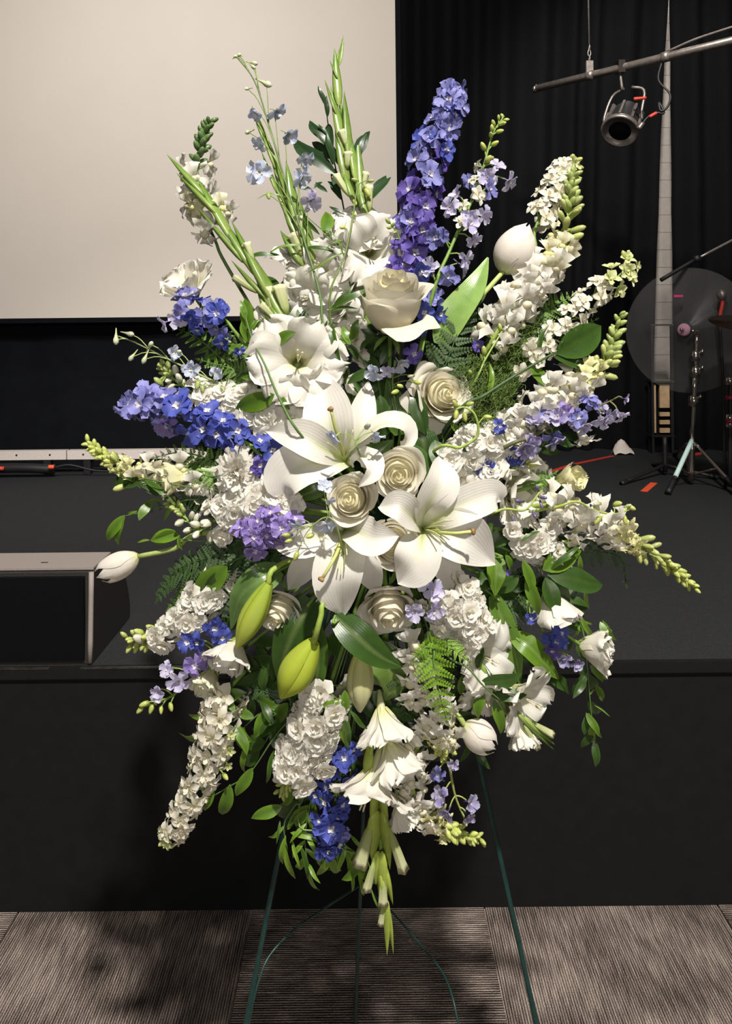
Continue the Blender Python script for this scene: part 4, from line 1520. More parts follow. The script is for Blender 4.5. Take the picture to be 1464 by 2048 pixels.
def auto_branch(label, stem, n, L, key, off=0.0, seed=1, spread=.9, **kw):
    rnd = random.Random(seed)
    c = cr([V((s[0], s[1], 0)) for s in stem], n * 2)
    tg = tangents(c)
    lv = []
    for i in range(n):
        j = min(len(c) - 1, 1 + int((i + .5) / n * (len(c) - 1)))
        sd = 1 if i % 2 else -1
        a = rnd.uniform(.45, 1.1) * spread * sd if i < n - 1 else rnd.uniform(-.3, .3)
        d = V((tg[j].x * math.cos(a) - tg[j].y * math.sin(a), tg[j].x * math.sin(a) + tg[j].y * math.cos(a), 0))
        l = L * rnd.uniform(.75, 1.2)
        lv.append((c[j].x, c[j].y, c[j].x + d.x * l, c[j].y + d.y * l))
    return branch(label, stem, lv, key, off, seed, **kw)


def fern(label, stem, L, key='fern', off=0.0, seed=1, n=11, nrm=None):
    rnd = random.Random(seed)
    pts = [Q(*s[:2], off + (s[2] if len(s) > 2 else 0)) for s in stem]
    base = stem_to_foam(pts[0])
    t = thing('fern_frond', label, 'fern', base, 'fern fronds')
    c = cr(pts, n * 3)
    tg = tangents(c)
    ca = {'fern': (.08, .17, .03), 'ferndark': (.03, .07, .02), 'fernlight': (.10, .20, .03)}[key]
    mb = MB(); mb.tube([base] + pts, .0016, .0007, 5, n=n * 3, col=ca); mb.build('rachis', M_STEM, t)
    nrm = V(nrm) if nrm is not None else ax(rnd.uniform(-.3, .3), rnd.uniform(-.6, 0), .8)
    Lm = L * pts[0].y / F_PX
    for i in range(n):
        f = i / (n - 1)
        j = int(lerp(2, n * 3 - 1, f))
        sz = Lm * (1 - .8 * f) * (.75 + .25 * min(1, f * 5))
        sd = tg[j].cross(nrm).normalized()
        for sg in (-1, 1):
            d = sd * sg + tg[j] * .55 + nrm * rnd.uniform(-.15, .25)
            inst('pinna', rnd.choice(LEAFM[key]), t, c[j], leafq(d, nrm), sz)
    inst('pinna', LEAFM[key][0], t, c[-1], leafq(tg[-1], nrm), Lm * .28)
    return t


def tendrils(label, areas, off, seed, col=(.10, .17, .03), col1=(.22, .32, .07)):
    """fluffy asparagus fern: curled threads nobody could count"""
    rnd = random.Random(seed)
    t = thing('asparagus_fern', label, 'fern', FO + V((.03, -.02, .08)))
    mb = MB()
    for (px, py, rad, n) in areas:
        for i in range(n):
            a = rnd.uniform(0, 6.3)
            rr = rad * math.sqrt(rnd.random())
            p = Q(px + rr * math.cos(a), py + rr * math.sin(a), off + rnd.uniform(-.02, .03))
            d = V((rnd.uniform(-1, 1), rnd.uniform(-1, .4), rnd.uniform(-1, 1))).normalized()
            e = d.orthogonal().normalized() * rnd.choice((-1, 1))
            l = rnd.uniform(.008, .016)
            mb.tube([p, p + d * l * .5 + e * l * .12, p + d * l * .8 + e * l * .5, p + d * l * .6 + e * l * .85], .0004, .00025, 3, n=5, col=col, col1=col1, cap=False)
        mb.tube([FO, Q(px, py, off + .03), Q(px, py, off)], .0014, .0008, 5, n=6, col=col)
    o = mb.build('threads', M_FERN, t)
    o['kind'] = 'stuff'
    return t

# ================================================================ the easel and the foam
ap = P(765, 640, 1.235)
FL = P(342, 2821, 1.05); FL.z = 0.0
FR = P(1240, 2821, 1.05); FR.z = 0.0
FB = P(706, 2170, 1.5); FB.z = 0.0
es = thing('wire_easel', 'dark green wire easel holding the flower spray', 'easel', (ap.x, 1.2, 0))
for foot in (FL, FR):
    mb = MB(); mb.tube([ap + (foot - ap) * -.0, foot + V((0, 0, .004))], .0038, .0038, 8, n=8); mb.build('leg', M_WIRE, es)
mb = MB(); mb.tube([ap + V((0, .012, 0)), FB + V((0, 0, .004))], .0034, .0034, 8, n=8); props(mb.build('leg', M_WIRE, es), 'rear leg')
hub_ = P(722, 1768, 1.36)
for foot, pts in ((FL, [(725, 1768, 1.36), (665, 1806, 1.26), (590, 1858, 1.16), (540, 1910, 1.12), (518, 1960, 1.10), (503, 2020, 1.09), (484, 2130, 1.085)]),
                  (FR, [(725, 1768, 1.36), (785, 1825, 1.30), (845, 1895, 1.22), (885, 1945, 1.16), (905, 1995, 1.12), (918, 2050, 1.10), (945, 2130, 1.09)])):
    mb = MB(); mb.tube([P(*q) for q in pts] + [ap.lerp(foot, .78)], .0018, .0018, 7, n=56); mb.build('brace_wire', M_WIRE, es)
sh0, sh1 = P(640, 1190, 1.19), P(890, 1190, 1.19)
mb = MB(); mb.tube([sh0, sh1], .004, .004, 7, n=4); mb.build('cross_bar', M_WIRE, es)
fo = thing('foam_cage', 'dark green floral foam block hidden among the stems', 'floral foam', FO + V((0, 0, -.16)))
mb = MB()
rows = []
for i in range(11):
    v = i / 10
    ww = .085 * (1 - abs(2 * v - 1) ** 6 * .35)
    dd = .05 * (1 - abs(2 * v - 1) ** 6 * .35)
    rows.append([FO + V((ww * (1 if abs(math.cos(a)) > .02 else 0) * max(-1, min(1, 1.35 * math.cos(a))), dd * max(-1, min(1, 1.35 * math.sin(a))) + .01, lerp(-.17, .17, v))) for a in [k * 2 * PI / 16 for k in range(16)]])
ids = mb.grid(rows, [[(.02, .05, .02)] * 16] * 11, [[(0, 0)] * 16] * 11, close=True)
mb.f.append(tuple(reversed(ids[0]))); mb.f.append(tuple(ids[-1]))
mb.build('foam', M_FOAM, fo)
for k in range(5):
    z = lerp(-.14, .14, k / 4)
    mb = MB(); mb.tube([FO + V((.093 * math.cos(a), .06 * math.sin(a) + .01, z)) for a in [i * 2 * PI / 16 for i in range(17)]], .0016, .0016, 5, n=32); mb.build('cage_wire', M_WIRE, fo)

# ================================================================ lilies
CAMN = (0, -1, .15)
lily('white lily with a brown tipped stigma, highest of the three open lilies', (692, 922), [
    ([(668, 872), (655, 815), (640, 748)], 104, (-.005, -.012, .022), (-.1, -1, .1)),
    ([(712, 880), (724, 828), (737, 762)], 62, (.005, .0, .02), (.2, -1, .1)),
    ([(722, 882), (764, 849), (806, 852), (816, 880), (803, 905)], 50, (-.005, -.02, -.02, -.01, .0), (.2, -.6, .9)),
    ([(712, 920), (738, 915), (745, 945), (716, 975)], 44, (-.015, -.045, -.055, -.06), (.4, -1, .2)),
    ([(650, 925), (604, 931), (567, 965), (574, 1003)], 98, (-.012, -.03, -.03, -.015), (-.2, -1, .45)),
    ([(650, 898), (600, 872), (532, 862)], 72, (-.025, -.045, -.035), (-.1, -1, .3)),
], [(674, 868, -.03), (662, 819, -.05)], [(650, 858, -.03), (640, 868, -.03), (668, 850, -.02), (706, 860, -.02), (655, 885, -.04)], 11)
lily('white lily drooping downward, lowest and leftmost of the open lilies', (690, 1060), [
    ([(650, 1072), (600, 1088), (537, 1080)], 66, (-.015, -.035, -.02), (-.1, -1, .5)),
    ([(655, 1092), (610, 1134), (575, 1180)], 58, (.0, -.005, .015), (-.2, -1, .2)),
    ([(686, 1098), (674, 1160), (684, 1234)], 100, (-.015, -.035, -.015), (0, -1, .25)),
    ([(706, 1096), (735, 1138), (757, 1188)], 60, (-.005, -.012, .01), (.2, -1, .2)),
    ([(715, 1064), (750, 1078), (798, 1072)], 74, (-.015, -.04, -.04), (.2, -1, .35)),
    ([(686, 1045), (668, 1035), (650, 1042)], 40, (.005, -.005, .01), (0, -1, .6)),
], [(672, 1110, -.05), (644, 1158, -.065)], [(662, 1118, -.05), (676, 1138, -.045), (690, 1136, -.045), (682, 1150, -.04), (694, 1110, -.05)], 23)
lily('white lily turned right with a long yellow stigma, beside the rose cluster', (845, 1058), [
    ([(856, 1012), (882, 962), (878, 912)], 74, (-.02, -.035, -.012), (.25, -1, .15)),
    ([(880, 1034), (930, 1008), (988, 988), (1001, 1001)], 72, (-.02, -.04, -.03, -.02), (.1, -1, .25)),
    ([(885, 1060), (935, 1080), (990, 1128)], 104, (-.018, -.035, -.02), (.2, -1, .2)),
    ([(864, 1092), (893, 1138), (914, 1208)], 60, (-.005, -.01, .012), (.2, -1, .1)),
    ([(842, 1092), (828, 1132), (796, 1166)], 92, (-.022, -.035, -.022), (-.1, -1, .3)),
    ([(824, 1034), (796, 1012), (756, 1014)], 62, (-.02, -.035, -.02), (-.1, -1, .5)),
], [(900, 1067, -.05), (945, 1063, -.07)], [(895, 1040, -.05), (908, 1040, -.055), (890, 1052, -.06), (890, 1085, -.05), (880, 1072, -.06)], 37)

# ================================================================ roses
rose('tall ivory rose seen from the side with one drooping guard petal', 783, 622, 118, ax(.03, -.84, .42), 1, -.02, tall=1.5, opened=.32, roll=0.0, bowl=.45,
     guards=[(-58, .50, .40, .30, 58), (-140, .47, .80, .12, 55), (0, .46, .82, .14, 52), (-92, .45, .80, .05, 60)])
rose('cream rose facing right beside the fluffy asparagus fern', 884, 788, 108, ax(.28, -.18, .9), 2, .01, opened=.8,
     roll=0.0, guards=[(140, .47, .62, .16, 46), (205, .48, .42, .22, 42), (262, .44, .42, .18, 40), (320, .45, .60, .12, 45)])
rose('cream rose with tight round centre above the right lily', 797, 946, 104, ax(-.02, -.05, 1), 3, -.002, opened=.7)
rose('cream rose with spiral centre between the two left lilies', 702, 998, 100, ax(-.12, -.25, .93), 4, -.018, opened=.65)
rose('cream rose wedged between the drooping lily and the right lily', 782, 1085, 104, ax(.1, -.1, .95), 5, .012, opened=.5)
rose('white rose facing down under the right lily', 778, 1215, 116, ax(.06, .42, .85), 6, .005, opened=1.0, cream=WHITE)
rose('white rose facing down left behind the upper green lily bud', 560, 1222, 98, ax(-.25, .35, .85), 7, .01, opened=.9, cream=WHITE)

# ================================================================ gladiolus
gladiolus('gladiolus leaning left with a pointed green tip and cream buds', [(590, 700, .07), (548, 610, .025), (490, 510), (420, 405), (370, 345)],
          [(398, 378, 333, 308, 22, 0), (420, 415, 352, 345, 24, 0), (455, 462, 392, 352, 26, 0), (470, 505, 393, 413, 22, 0), (506, 536, 430, 420, 30, 42), (530, 575, 462, 440, 36, 0), (572, 640, 498, 500, 34, 62), (520, 585, 462, 520, 22, 58), (545, 640, 512, 570, 26, 62)],
          [(535, 650, 78, ax(-.5, -.45, .75), .005)], 1, .0)
gladiolus('gladiolus behind the pale blue sprig with wide white blooms below', [(655, 620, .02), (620, 500, .02), (575, 380, .02), (530, 270, .02), (508, 220, .02)],
          [(528, 275, 503, 210, 14, 0), (545, 320, 516, 240, 16, 0), (570, 390, 538, 292, 20, 0), (548, 370, 522, 300, 14, 0), (590, 430, 572, 320, 24, 0), (570, 420, 536, 330, 18, 0), (600, 480, 558, 385, 30, 40), (622, 500, 600, 400, 28, 0), (600, 520, 560, 460, 30, 50)],
          [(640, 545, 128, ax(-.15, -.2, .95), .005), (622, 598, 120, ax(-.3, .2, .9), .01), (585, 505, 70, ax(-.4, -.6, .6), .015), (672, 640, 105, ax(-.1, .3, .9), .03)], 2, .02)
gladiolus('tallest gladiolus with white blooms beside the screen edge', [(735, 640, .02), (722, 480, .02), (706, 370, .02), (688, 250, .02), (672, 140, .02), (686, 85, .02)],
          [(680, 120, 687, 70, 9, 0), (672, 150, 659, 120, 8, 0), (676, 190, 669, 95, 18, 0), (668, 215, 649, 158, 12, 0), (685, 285, 661, 170, 22, 0), (698, 300, 688, 180, 20, 36), (690, 345, 670, 235, 24, 34), (710, 345, 700, 262, 20, 0), (722, 390, 714, 270, 20, 40), (705, 395, 683, 330, 24, 54), (735, 430, 716, 360, 24, 56)],
          [(742, 500, 142, ax(.18, -.1, .95), .0), (722, 462, 105, ax(.2, -.5, .75), .012), (700, 580, 118, ax(0, .25, .9), .02), (690, 455, 80, ax(-.4, -.5, .7), .015)], 3, .02)
gladiolus('gladiolus hanging straight down from the bottom of the spray', [(770, 1380, .05), (768, 1500, .04), (760, 1620, .01), (765, 1740, .0), (778, 1850, .0)],
          [(752, 1580, 742, 1680, 26, 0), (765, 1590, 775, 1690, 24, 0), (750, 1640, 745, 1725, 36, 84), (768, 1645, 780, 1740, 36, 90), (755, 1715, 752, 1770, 26, 60), (765, 1730, 765, 1850, 22, 0), (770, 1740, 786, 1810, 24, 60), (762, 1770, 770, 1862, 18, 0), (770, 1800, 778, 1885, 16, 42), (774, 1820, 774, 1912, 15, 0), (778, 1830, 787, 1910, 13, 0), (735, 1540, 742, 1470, 22, 0), (742, 1500, 756, 1440, 20, 0)],
          [(766, 1450, 104, ax(.1, .85, .35), .0, 38), (788, 1520, 108, ax(.3, .85, .35), -.008, 34), (742, 1578, 132, ax(-.25, .80, .45), -.02, 14), (802, 1625, 66, ax(.25, .95, .2), .0, 60)], 4, .0, lime=.75)
gladiolus('gladiolus drooping to the lower right with wide open white blooms', [(890, 1250, .02), (960, 1330, .0), (1020, 1410, .0), (1075, 1460, .0)],
          [(1048, 1440, 1108, 1500, 24, 54), (1060, 1445, 1110, 1490, 18, 50), (990, 1380, 1035, 1460, 20, 0)],
          [(968, 1318, 122, ax(.5, .1, .8), -.002), (975, 1385, 100, ax(-.05, .6, .75), .004, 20), (1052, 1400, 118, ax(.65, .2, .6), -.008, 5), (1042, 1468, 66, ax(.3, .9, .3), .0, 55)], 5, .0)
# the open gladiolus bloom above the top lily
gladiolus('short gladiolus with one wide white bloom above the top lily', [(560, 620, .03), (580, 675, .04), (592, 712, .055)],
          [(545, 612, 512, 560, 24, 0), (560, 640, 530, 590, 26, 46)],
          [(597, 722, 168, ax(.12, -.12, .95), -.004), (585, 790, 96, ax(-.1, .55, .8), .012), (640, 770, 84, ax(.3, .5, .8), .02)], 6, .0)

# ================================================================ tulips
tulip('white closed tulip held high at upper right with a broad green leaf', 1006, 545, 1056, 450, 82, [(900, 660, .02), (960, 595, .0)], 1, .0, 0,
      leaves=[([(880, 690, .02), (905, 635, .0), (950, 572, -.01), (976, 515, .0)], 62, ax(-.35, -.1, .9), .1)])
tulip('white tulip pointing left over the speaker', 277, 1112, 198, 1150, 52, [(420, 1065, .02), (350, 1097, .0)], 2, .0, .22)
tulip('white tulip pointing down right beside the drooping gladiolus', 928, 1450, 992, 1496, 62, [(880, 1400, .02), (915, 1430, .0)], 3, -.005, .1)

# ================================================================ lisianthus and carnation
LG = 'white lisianthus blooms'
cupflower('lisianthus', 'white frilled lisianthus above the blue flowers at upper left', 'lisianthus', 376, 570, 74, ax(-.25, -.7, .6), 1, .0, group=LG, stem=[(450, 640, .02), (410, 620, .0)], n=12, flare=40)
cupflower('lisianthus', 'white lisianthus at far right beside the trailing ruscus', 'lisianthus', 1188, 1297, 74, ax(.8, -.02, .45), 2, .0, group=LG, stem=[(1060, 1210, .03), (1120, 1260, .0)], flare=22)
cupflower('lisianthus', 'white bell lisianthus at lower left under the lily buds', 'lisianthus', 462, 1308, 74, ax(-.3, .62, .6), 3, -.012, group=LG, n=9, flare=22)
cupflower('lisianthus', 'white drooping lisianthus half behind dark leaves at right', 'lisianthus', 1108, 1215, 82, ax(.15, .85, .35), 4, .0, group=LG, n=6, flare=25)
cupflower('lisianthus', 'yellowish lisianthus bud half open above the right snapdragon', 'lisianthus', 1135, 958, 58, ax(.62, -.25, .6), 5, .0, tint=(.80, .78, .48), base_c=BUTTER, group=LG, stem=[(1040, 980, .02)], flare=20, closed=.6, n=7)
cupflower('lisianthus', 'pale yellow lisianthus at left in front of the snapdragon', 'lisianthus', 350, 955, 64, ax(-.85, .1, .4), 6, -.01, tint=(.80, .78, .52), base_c=BUTTER, group=LG, stem=[(430, 945, .01)], flare=22, closed=.4, n=7)
cupflower('lisianthus', 'cream lisianthus at lower left below the white bell', 'lisianthus', 416, 1362, 58, ax(-.35, .5, .7), 7, .0, tint=(.80, .78, .60), base_c=BUTTER, group=LG, n=7, flare=20, closed=.3)
cupflower('lisianthus', 'white ruffled lisianthus right of the lily under the stock', 'lisianthus', 1042, 982, 88, ax(.5, .1, .8), 8, .012, group=LG, n=10, flare=40)
carnation('white ruffled oval carnation left of the lilies', 470, 946, 84, 104, ax(-.08, -.05, 1), 5, -.03)

# ================================================================ lily buds and lily leaves
lily_bud('plump lime green lily bud pointing down left below the lilies', (628, 1283), (562, 1396), 72, [(655, 1190, .01), (642, 1232, -.02), (632, 1270, -.02)], -.03, (.40, .50, .04), (.52, .60, .07), 1)
lily_bud('long lime green lily bud in front of the left white rose', (538, 1166), (474, 1296), 52, [(560, 1130, .02)], -.035, (.36, .48, .05), (.55, .62, .10), 2)
lily_bud('half white lily bud pointing straight down below the lower rose', (722, 1300), (720, 1424), 56, [(725, 1270, .03)], .005, (.62, .62, .22), (.76, .74, .50), 3, split=.5)
LL = 'dark lily leaves'
leaf_thing('lily_leaf', 'glossy dark lily leaf slanting right below the drooping lily', [(670, 1232, -.01), (715, 1275, -.02), (760, 1312, -.015), (804, 1335, .0)], 62, ax(.15, -.35, .9), DARKG, (.045, .10, .018), off=-.01, group=LL, seed=1)
leaf_thing('lily_leaf', 'dark lily leaf hanging left of the plump green bud', [(625, 1200, .02), (595, 1250, .0), (570, 1310, .0), (558, 1370, .01)], 78, ax(-.3, -.1, .9), DARKG, (.045, .10, .018), group=LL, seed=2)
leaf_thing('lily_leaf', 'narrow dark lily leaf hanging right of the plump green bud', [(634, 1250, .0), (637, 1310, .0), (632, 1370, .0), (622, 1430, .01)], 40, ax(.3, -.1, .9), DARKG, MIDG, group=LL, seed=3)
leaf_thing('lily_leaf', 'green leaf folded behind the long lily bud', [(560, 1140, .01), (520, 1160, -.015), (480, 1195, -.015), (462, 1258, .0)], 62, ax(-.3, -.35, .9), (.10, .20, .05), (.16, .28, .08), off=-.012, group=LL, seed=4)
leaf_thing('lily_leaf', 'dark leaf standing behind the cream rose cluster', [(850, 930, .03), (848, 890, .02), (840, 860, .02), (852, 830, .03)], 60, ax(.1, 0, 1), DARKG, (.04, .09, .016), group=LL, seed=5)
leaf_thing('lily_leaf', 'dark leaf below left of the top lily', [(655, 970, .0), (620, 985, -.01), (580, 1000, .0)], 34, ax(-.1, -.3, .9), DARKG, MIDG, group=LL, seed=6)
leaf_thing('lily_leaf', 'dark pointed leaf under the curled petal of the top lily', [(720, 915, .005), (755, 905, .0), (785, 880, .0)], 44, ax(0, -.2, 1), DARKG, MIDG, group=LL, seed=7)
leaf_thing('lily_leaf', 'broad green leaf hanging right of the half white bud', [(745, 1290, .03), (775, 1330, .02), (785, 1370, .02), (770, 1400, .02)], 70, ax(.2, -.1, .9), (.09, .16, .03), (.13, .21, .04), group=LL, seed=8)
leaf_thing('lily_leaf', 'upright dark leaf left of the right cream rose', [(800, 870, .03), (790, 810, .02), (775, 755, .02)], 50, ax(0, 0, 1), DARKG, MIDG, group=LL, seed=9)
leaf_thing('lily_leaf', 'long green leaf pointing down right below the dark leaves at right', [(1025, 1270, .02), (1060, 1295, .0), (1092, 1330, .0), (1118, 1358, .01)], 44, ax(.3, -.3, .9), MIDG, LEAFG, group=LL, seed=10)
leaf_thing('lily_leaf', 'broad green strap leaf hanging below the right lily', [(985, 1190, .02), (1008, 1250, .015), (1030, 1310, .015), (1040, 1370, .02)], 46, ax(.2, -.1, .9), MIDG, (.12, .22, .035), group=LL, seed=11)
leaf_thing('lily_leaf', 'rounded green leaf hanging from the right lily petal', [(992, 1108, .01), (992, 1150, .0), (990, 1192, .0)], 40, ax(.1, -.1, 1), MIDG, LEAFG, group=LL, seed=12)

# ================================================================ delphiniums
DG = 'blue delphinium stems'
spike('delphinium', 'dense dark blue delphinium spire beside the screen edge', 'delphinium', [(800, 600, .05), (815, 500, .03), (838, 400, .01), (865, 300, .0), (893, 215, .0), (902, 180, .0)],
      [(.0, .30, 12, 'indigo', 56, 54, .48, .15), (.30, .62, 14, ['indigo', 'indigo', 'periwinkle'], 54, 52, .46, .15), (.62, .98, 14, ['periwinkle', 'blue', 'periwinkle'], 54, 44, .38, .2)], group=DG, seed=2, col=(.10, .08, .12),
      extra=[(925, 215, 'periwinkle', 38, ax(.7, 0, .6)), (800, 550, 'indigo', 46, ax(-.2, .5, .7)), (845, 460, 'indigo', 48, ax(.1, .1, 1)), (888, 232, 'periwinkle', 50, ax(.1, .1, 1)), (880, 275, 'periwinkle', 50, ax(.1, .1, 1)), (892, 300, 'blue', 42, ax(.4, .1, .9))])
spike('delphinium', 'lilac delphinium with green bud tip beside the blue spire', 'delphinium', [(860, 610, .0), (900, 500, -.005), (940, 410, -.005), (965, 340, .0), (985, 270, .0), (1008, 232, .0)],
      [(.05, .55, 9, ['lilac', 'periwinkle'], 44, 40, .75, .1), (.30, .62, 8, 'lark', 36, 30, .4, .3), (.64, .82, 6, 'limebud', 20, 17, .5, .8), (.84, 1.0, 7, 'limebud', 16, 12, .6, .8)], group=DG, seed=3,
      extra=[(975, 355, 'lilac', 42, ax(-.1, .2, 1)), (1018, 362, 'lilac', 40, ax(.6, .5, .6)), (994, 332, 'lilac', 32, ax(.2, -.5, .8)), (968, 430, 'lilac', 36, ax(.5, .4, .7)), (900, 415, 'lilac', 40, ax(-.5, .1, .8)), (872, 475, 'periwinkle', 46, ax(-.3, .2, .9)), (895, 552, 'periwinkle', 44, ax(.1, .1, 1)), (930, 515, 'lilac', 36, ax(.5, .5, .7)), (842, 545, 'blue', 46, ax(-.1, .4, .9)), (945, 480, 'lilac', 34, ax(.5, .4, .7))])
spike('delphinium', 'vivid blue delphinium pointing left above the pale stage bar', 'delphinium', [(560, 950, .01), (500, 890, .0), (420, 850, -.005), (340, 825, -.005), (270, 800, .0)],
      [(.12, .42, 4, 'blue', 46, 50, .5, .2), (.42, .74, 6, 'blue', 60, 60, .48, .2), (.74, 1.0, 6, 'periwinkle', 62, 60, .45, .2)], group=DG, seed=4, stemoff=-.012,
      extra=[(262, 808, 'periwinkle', 50, ax(-.2, -.1, 1)), (292, 806, 'periwinkle', 56, ax(.1, 0, 1)), (335, 850, 'violet', 52, ax(-.1, .6, .8)), (398, 840, 'blue', 58, ax(0, 0, 1)), (432, 868, 'blue', 56, ax(.1, .1, 1)), (476, 862, 'blue', 50, ax(.2, -.2, .9)), (545, 900, 'blue', 48, ax(.3, 0, .9)), (520, 930, 'indigo', 40, ax(.2, .2, .9))])
spike('delphinium', 'periwinkle delphinium drooping left under the frilled lisianthus', 'delphinium', [(490, 690, .01), (450, 640, .0), (405, 622, -.005), (360, 620, -.005)],
      [(.2, 1.0, 9, ['periwinkle', 'blue'], 44, 40, .5, .2)], group=DG, seed=5, stemoff=-.015,
      extra=[(370, 592, 'periwinkle', 46, ax(.1, -.5, .8)), (412, 630, 'periwinkle', 48, ax(.1, 0, 1)), (330, 645, 'lilac', 36, ax(-.6, .5, .5)), (355, 635, 'lilac', 40, ax(-.2, .3, .9)), (440, 620, 'blue', 38, ax(.3, -.1, .9)), (395, 658, 'blue', 36, ax(-.1, .7, .6)), (445, 686, 'blue', 34, ax(-.3, .3, .9)), (515, 676, 'blue', 24, ax(.1, -.3, .9)), (480, 702, 'blue', 22, ax(.1, .3, .9))])
spike('delphinium', 'purple delphinium pointing right over the white snapdragon', 'delphinium', [(1000, 900, .0), (1060, 875, -.012), (1120, 845, -.012), (1180, 820, -.01), (1225, 800, .0)],
      [(.15, .95, 10, ['periwinkle', 'dusky'], 42, 38, .6, .1)], group=DG, seed=6, stemoff=-.012, col=(.12, .12, .06),
      extra=[(1158, 845, 'lilac', 44, ax(-.1, .7, .6)), (1205, 838, 'lilac', 40, ax(.1, .6, .7)), (1242, 832, 'lilac', 32, ax(.4, .6, .6)), (1250, 797, 'dusky', 22, ax(.8, .2, .4)), (1062, 882, 'violet', 40, ax(0, .6, .7)), (1108, 875, 'periwinkle', 42, ax(.2, .6, .7)), (1075, 820, 'periwinkle', 34, ax(0, -.2, 1)), (1000, 852, 'blue', 30, ax(0, 0, 1)), (1125, 825, 'violet', 40, ax(.1, -.2, 1)), (1180, 805, 'periwinkle', 36, ax(.2, -.3, .9))])
sprig('delphinium', 'pale lilac delphinium with bud tip at lower left', 'delphinium', [(470, 1290, .02), (430, 1310, .0), (370, 1370, .0), (330, 1400, .0), (280, 1415, .0)],
      [(357, 1362, 'lilac', 44, ax(-.1, .1, 1)), (316, 1384, 'lilac', 34, ax(-.2, .2, 1)), (335, 1338, 'lilac', 32, ax(-.3, -.2, .9)), (390, 1332, 'violet', 46, ax(.1, -.2, .9)), (375, 1285, 'blue', 42, ax(-.1, -.2, .9)), (430, 1255, 'blue', 48, ax(.1, .1, 1)), (445, 1275, 'blue', 40, ax(.2, .3, .9)), (410, 1315, 'violet', 36, ax(.2, .2, .9)), (395, 1285, 'blue', 36, ax(-.2, .1, 1)),
       (288, 1408, 'limebud', 20, ax(-.8, .2, .3)), (280, 1420, 'limebud', 18, ax(-.7, .6, .3)), (303, 1418, 'limebud', 20, ax(-.3, .8, .3)), (312, 1405, 'limebud', 18, ax(0, -.5, .6)), (322, 1420, 'limebud', 16, ax(.1, .8, .4)), (342, 1414, 'limebud', 18, ax(.3, .8, .4))], group=DG, seed=7, stemoff=-.008)
spike('delphinium', 'bright blue delphinium hanging at bottom centre beside the gladiolus', 'delphinium', [(700, 1420, .02), (690, 1500, .01), (675, 1580, .0), (660, 1660, .0), (662, 1690, .0)],
      [(.15, .6, 8, 'blue', 40, 42, .55, .2), (.55, 1.0, 9, 'blue', 44, 44, .5, .2)], group=DG, seed=8, stemoff=.005,
      extra=[(662, 1655, 'blue', 62, ax(0, .05, 1), -.02), (680, 1670, 'periwinkle', 46, ax(.4, .3, .8)), (640, 1640, 'blue', 40, ax(-.4, 0, .9)), (688, 1515, 'blue', 46, ax(.1, 0, 1)), (632, 1590, 'blue', 38, ax(-.5, 0, .8)), (684, 1625, 'blue', 36, ax(.3, .1, .9))])
sprig('delphinium', 'dusky violet delphinium sprig hanging beside the lower snapdragon', 'delphinium', [(880, 1480, .02), (898, 1530, .0), (910, 1590, .0), (930, 1640, .0)],
      [(876, 1548, 'periwinkle', 36, ax(-.2, .3, .9)), (882, 1592, 'dusky', 36, ax(-.5, -.2, .8)), (940, 1605, 'dusky', 36, ax(.5, -.1, .8)), (895, 1625, 'dusky', 34, ax(-.4, .2, .8)), (936, 1632, 'dusky', 30, ax(.3, .4, .8)), (932, 1645, 'whitebud', 14, ax(.1, .8, .5)), (905, 1528, 'dusky', 24, ax(.1, .1, 1))], group=DG, seed=9, col=(.30, .34, .10))
spike('delphinium', 'violet delphinium cluster left of the drooping lily', 'delphinium', [(600, 1070, .0), (550, 1050, -.01), (500, 1080, -.012)],
      [(.2, 1.0, 14, 'violet', 40, 40, .7, .15)], group=DG, seed=10, stemoff=-.02, col=(.15, .12, .2),
      extra=[(535, 1030, 'violet', 44, ax(0, -.2, 1)), (515, 1085, 'violet', 46, ax(-.1, .2, 1)), (552, 1050, 'violet', 40, ax(.4, .1, .9)), (490, 1060, 'violet', 38, ax(-.4, -.1, .9))])
sprig('delphinium', 'dark blue delphinium florets at right under the dark leaves', 'delphinium', [(1050, 1200, .03), (1085, 1260, .015), (1120, 1310, .005)],
      [(1112, 1282, 'blue', 46, ax(0, -.1, 1)), (1104, 1300, 'indigo', 36, ax(-.2, .4, .9)), (1122, 1268, 'blue', 36, ax(.2, -.4, .8)), (1130, 1318, 'dusky', 32, ax(-.3, .2, .9)), (1152, 1326, 'dusky', 28, ax(.3, .3, .9)), (1005, 1140, 'indigo', 36, ax(.1, .1, 1), .02), (1062, 1235, 'blue', 26, ax(.1, .1, 1))], group=DG, seed=12, stemoff=.008)
sprig('delphinium', 'dark blue florets half hidden behind the white stock at right', 'delphinium', [(930, 950, .03), (980, 930, .02), (1030, 915, .01)],
      [(1030, 912, 'blue', 44, ax(.2, .2, .9)), (970, 935, 'blue', 40, ax(0, .2, 1)), (985, 955, 'indigo', 34, ax(.2, .3, .9)), (955, 690, 'indigo', 26, ax(0, 0, 1))], group=DG, seed=13, stemoff=.01)
sprig('delphinium', 'dark blue florets behind the tall ivory rose', 'delphinium', [(830, 760, .03), (845, 700, .02), (860, 620, .01)],
      [(828, 708, 'indigo', 40, ax(.1, .1, 1)), (848, 625, 'blue', 44, ax(0, .1, 1)), (880, 628, 'blue', 40, ax(.4, .3, .8)), (860, 600, 'periwinkle', 34, ax(.2, -.2, .9)), (838, 660, 'blue', 32, ax(.1, .2, .9))], group=DG, seed=14, stemoff=.012)

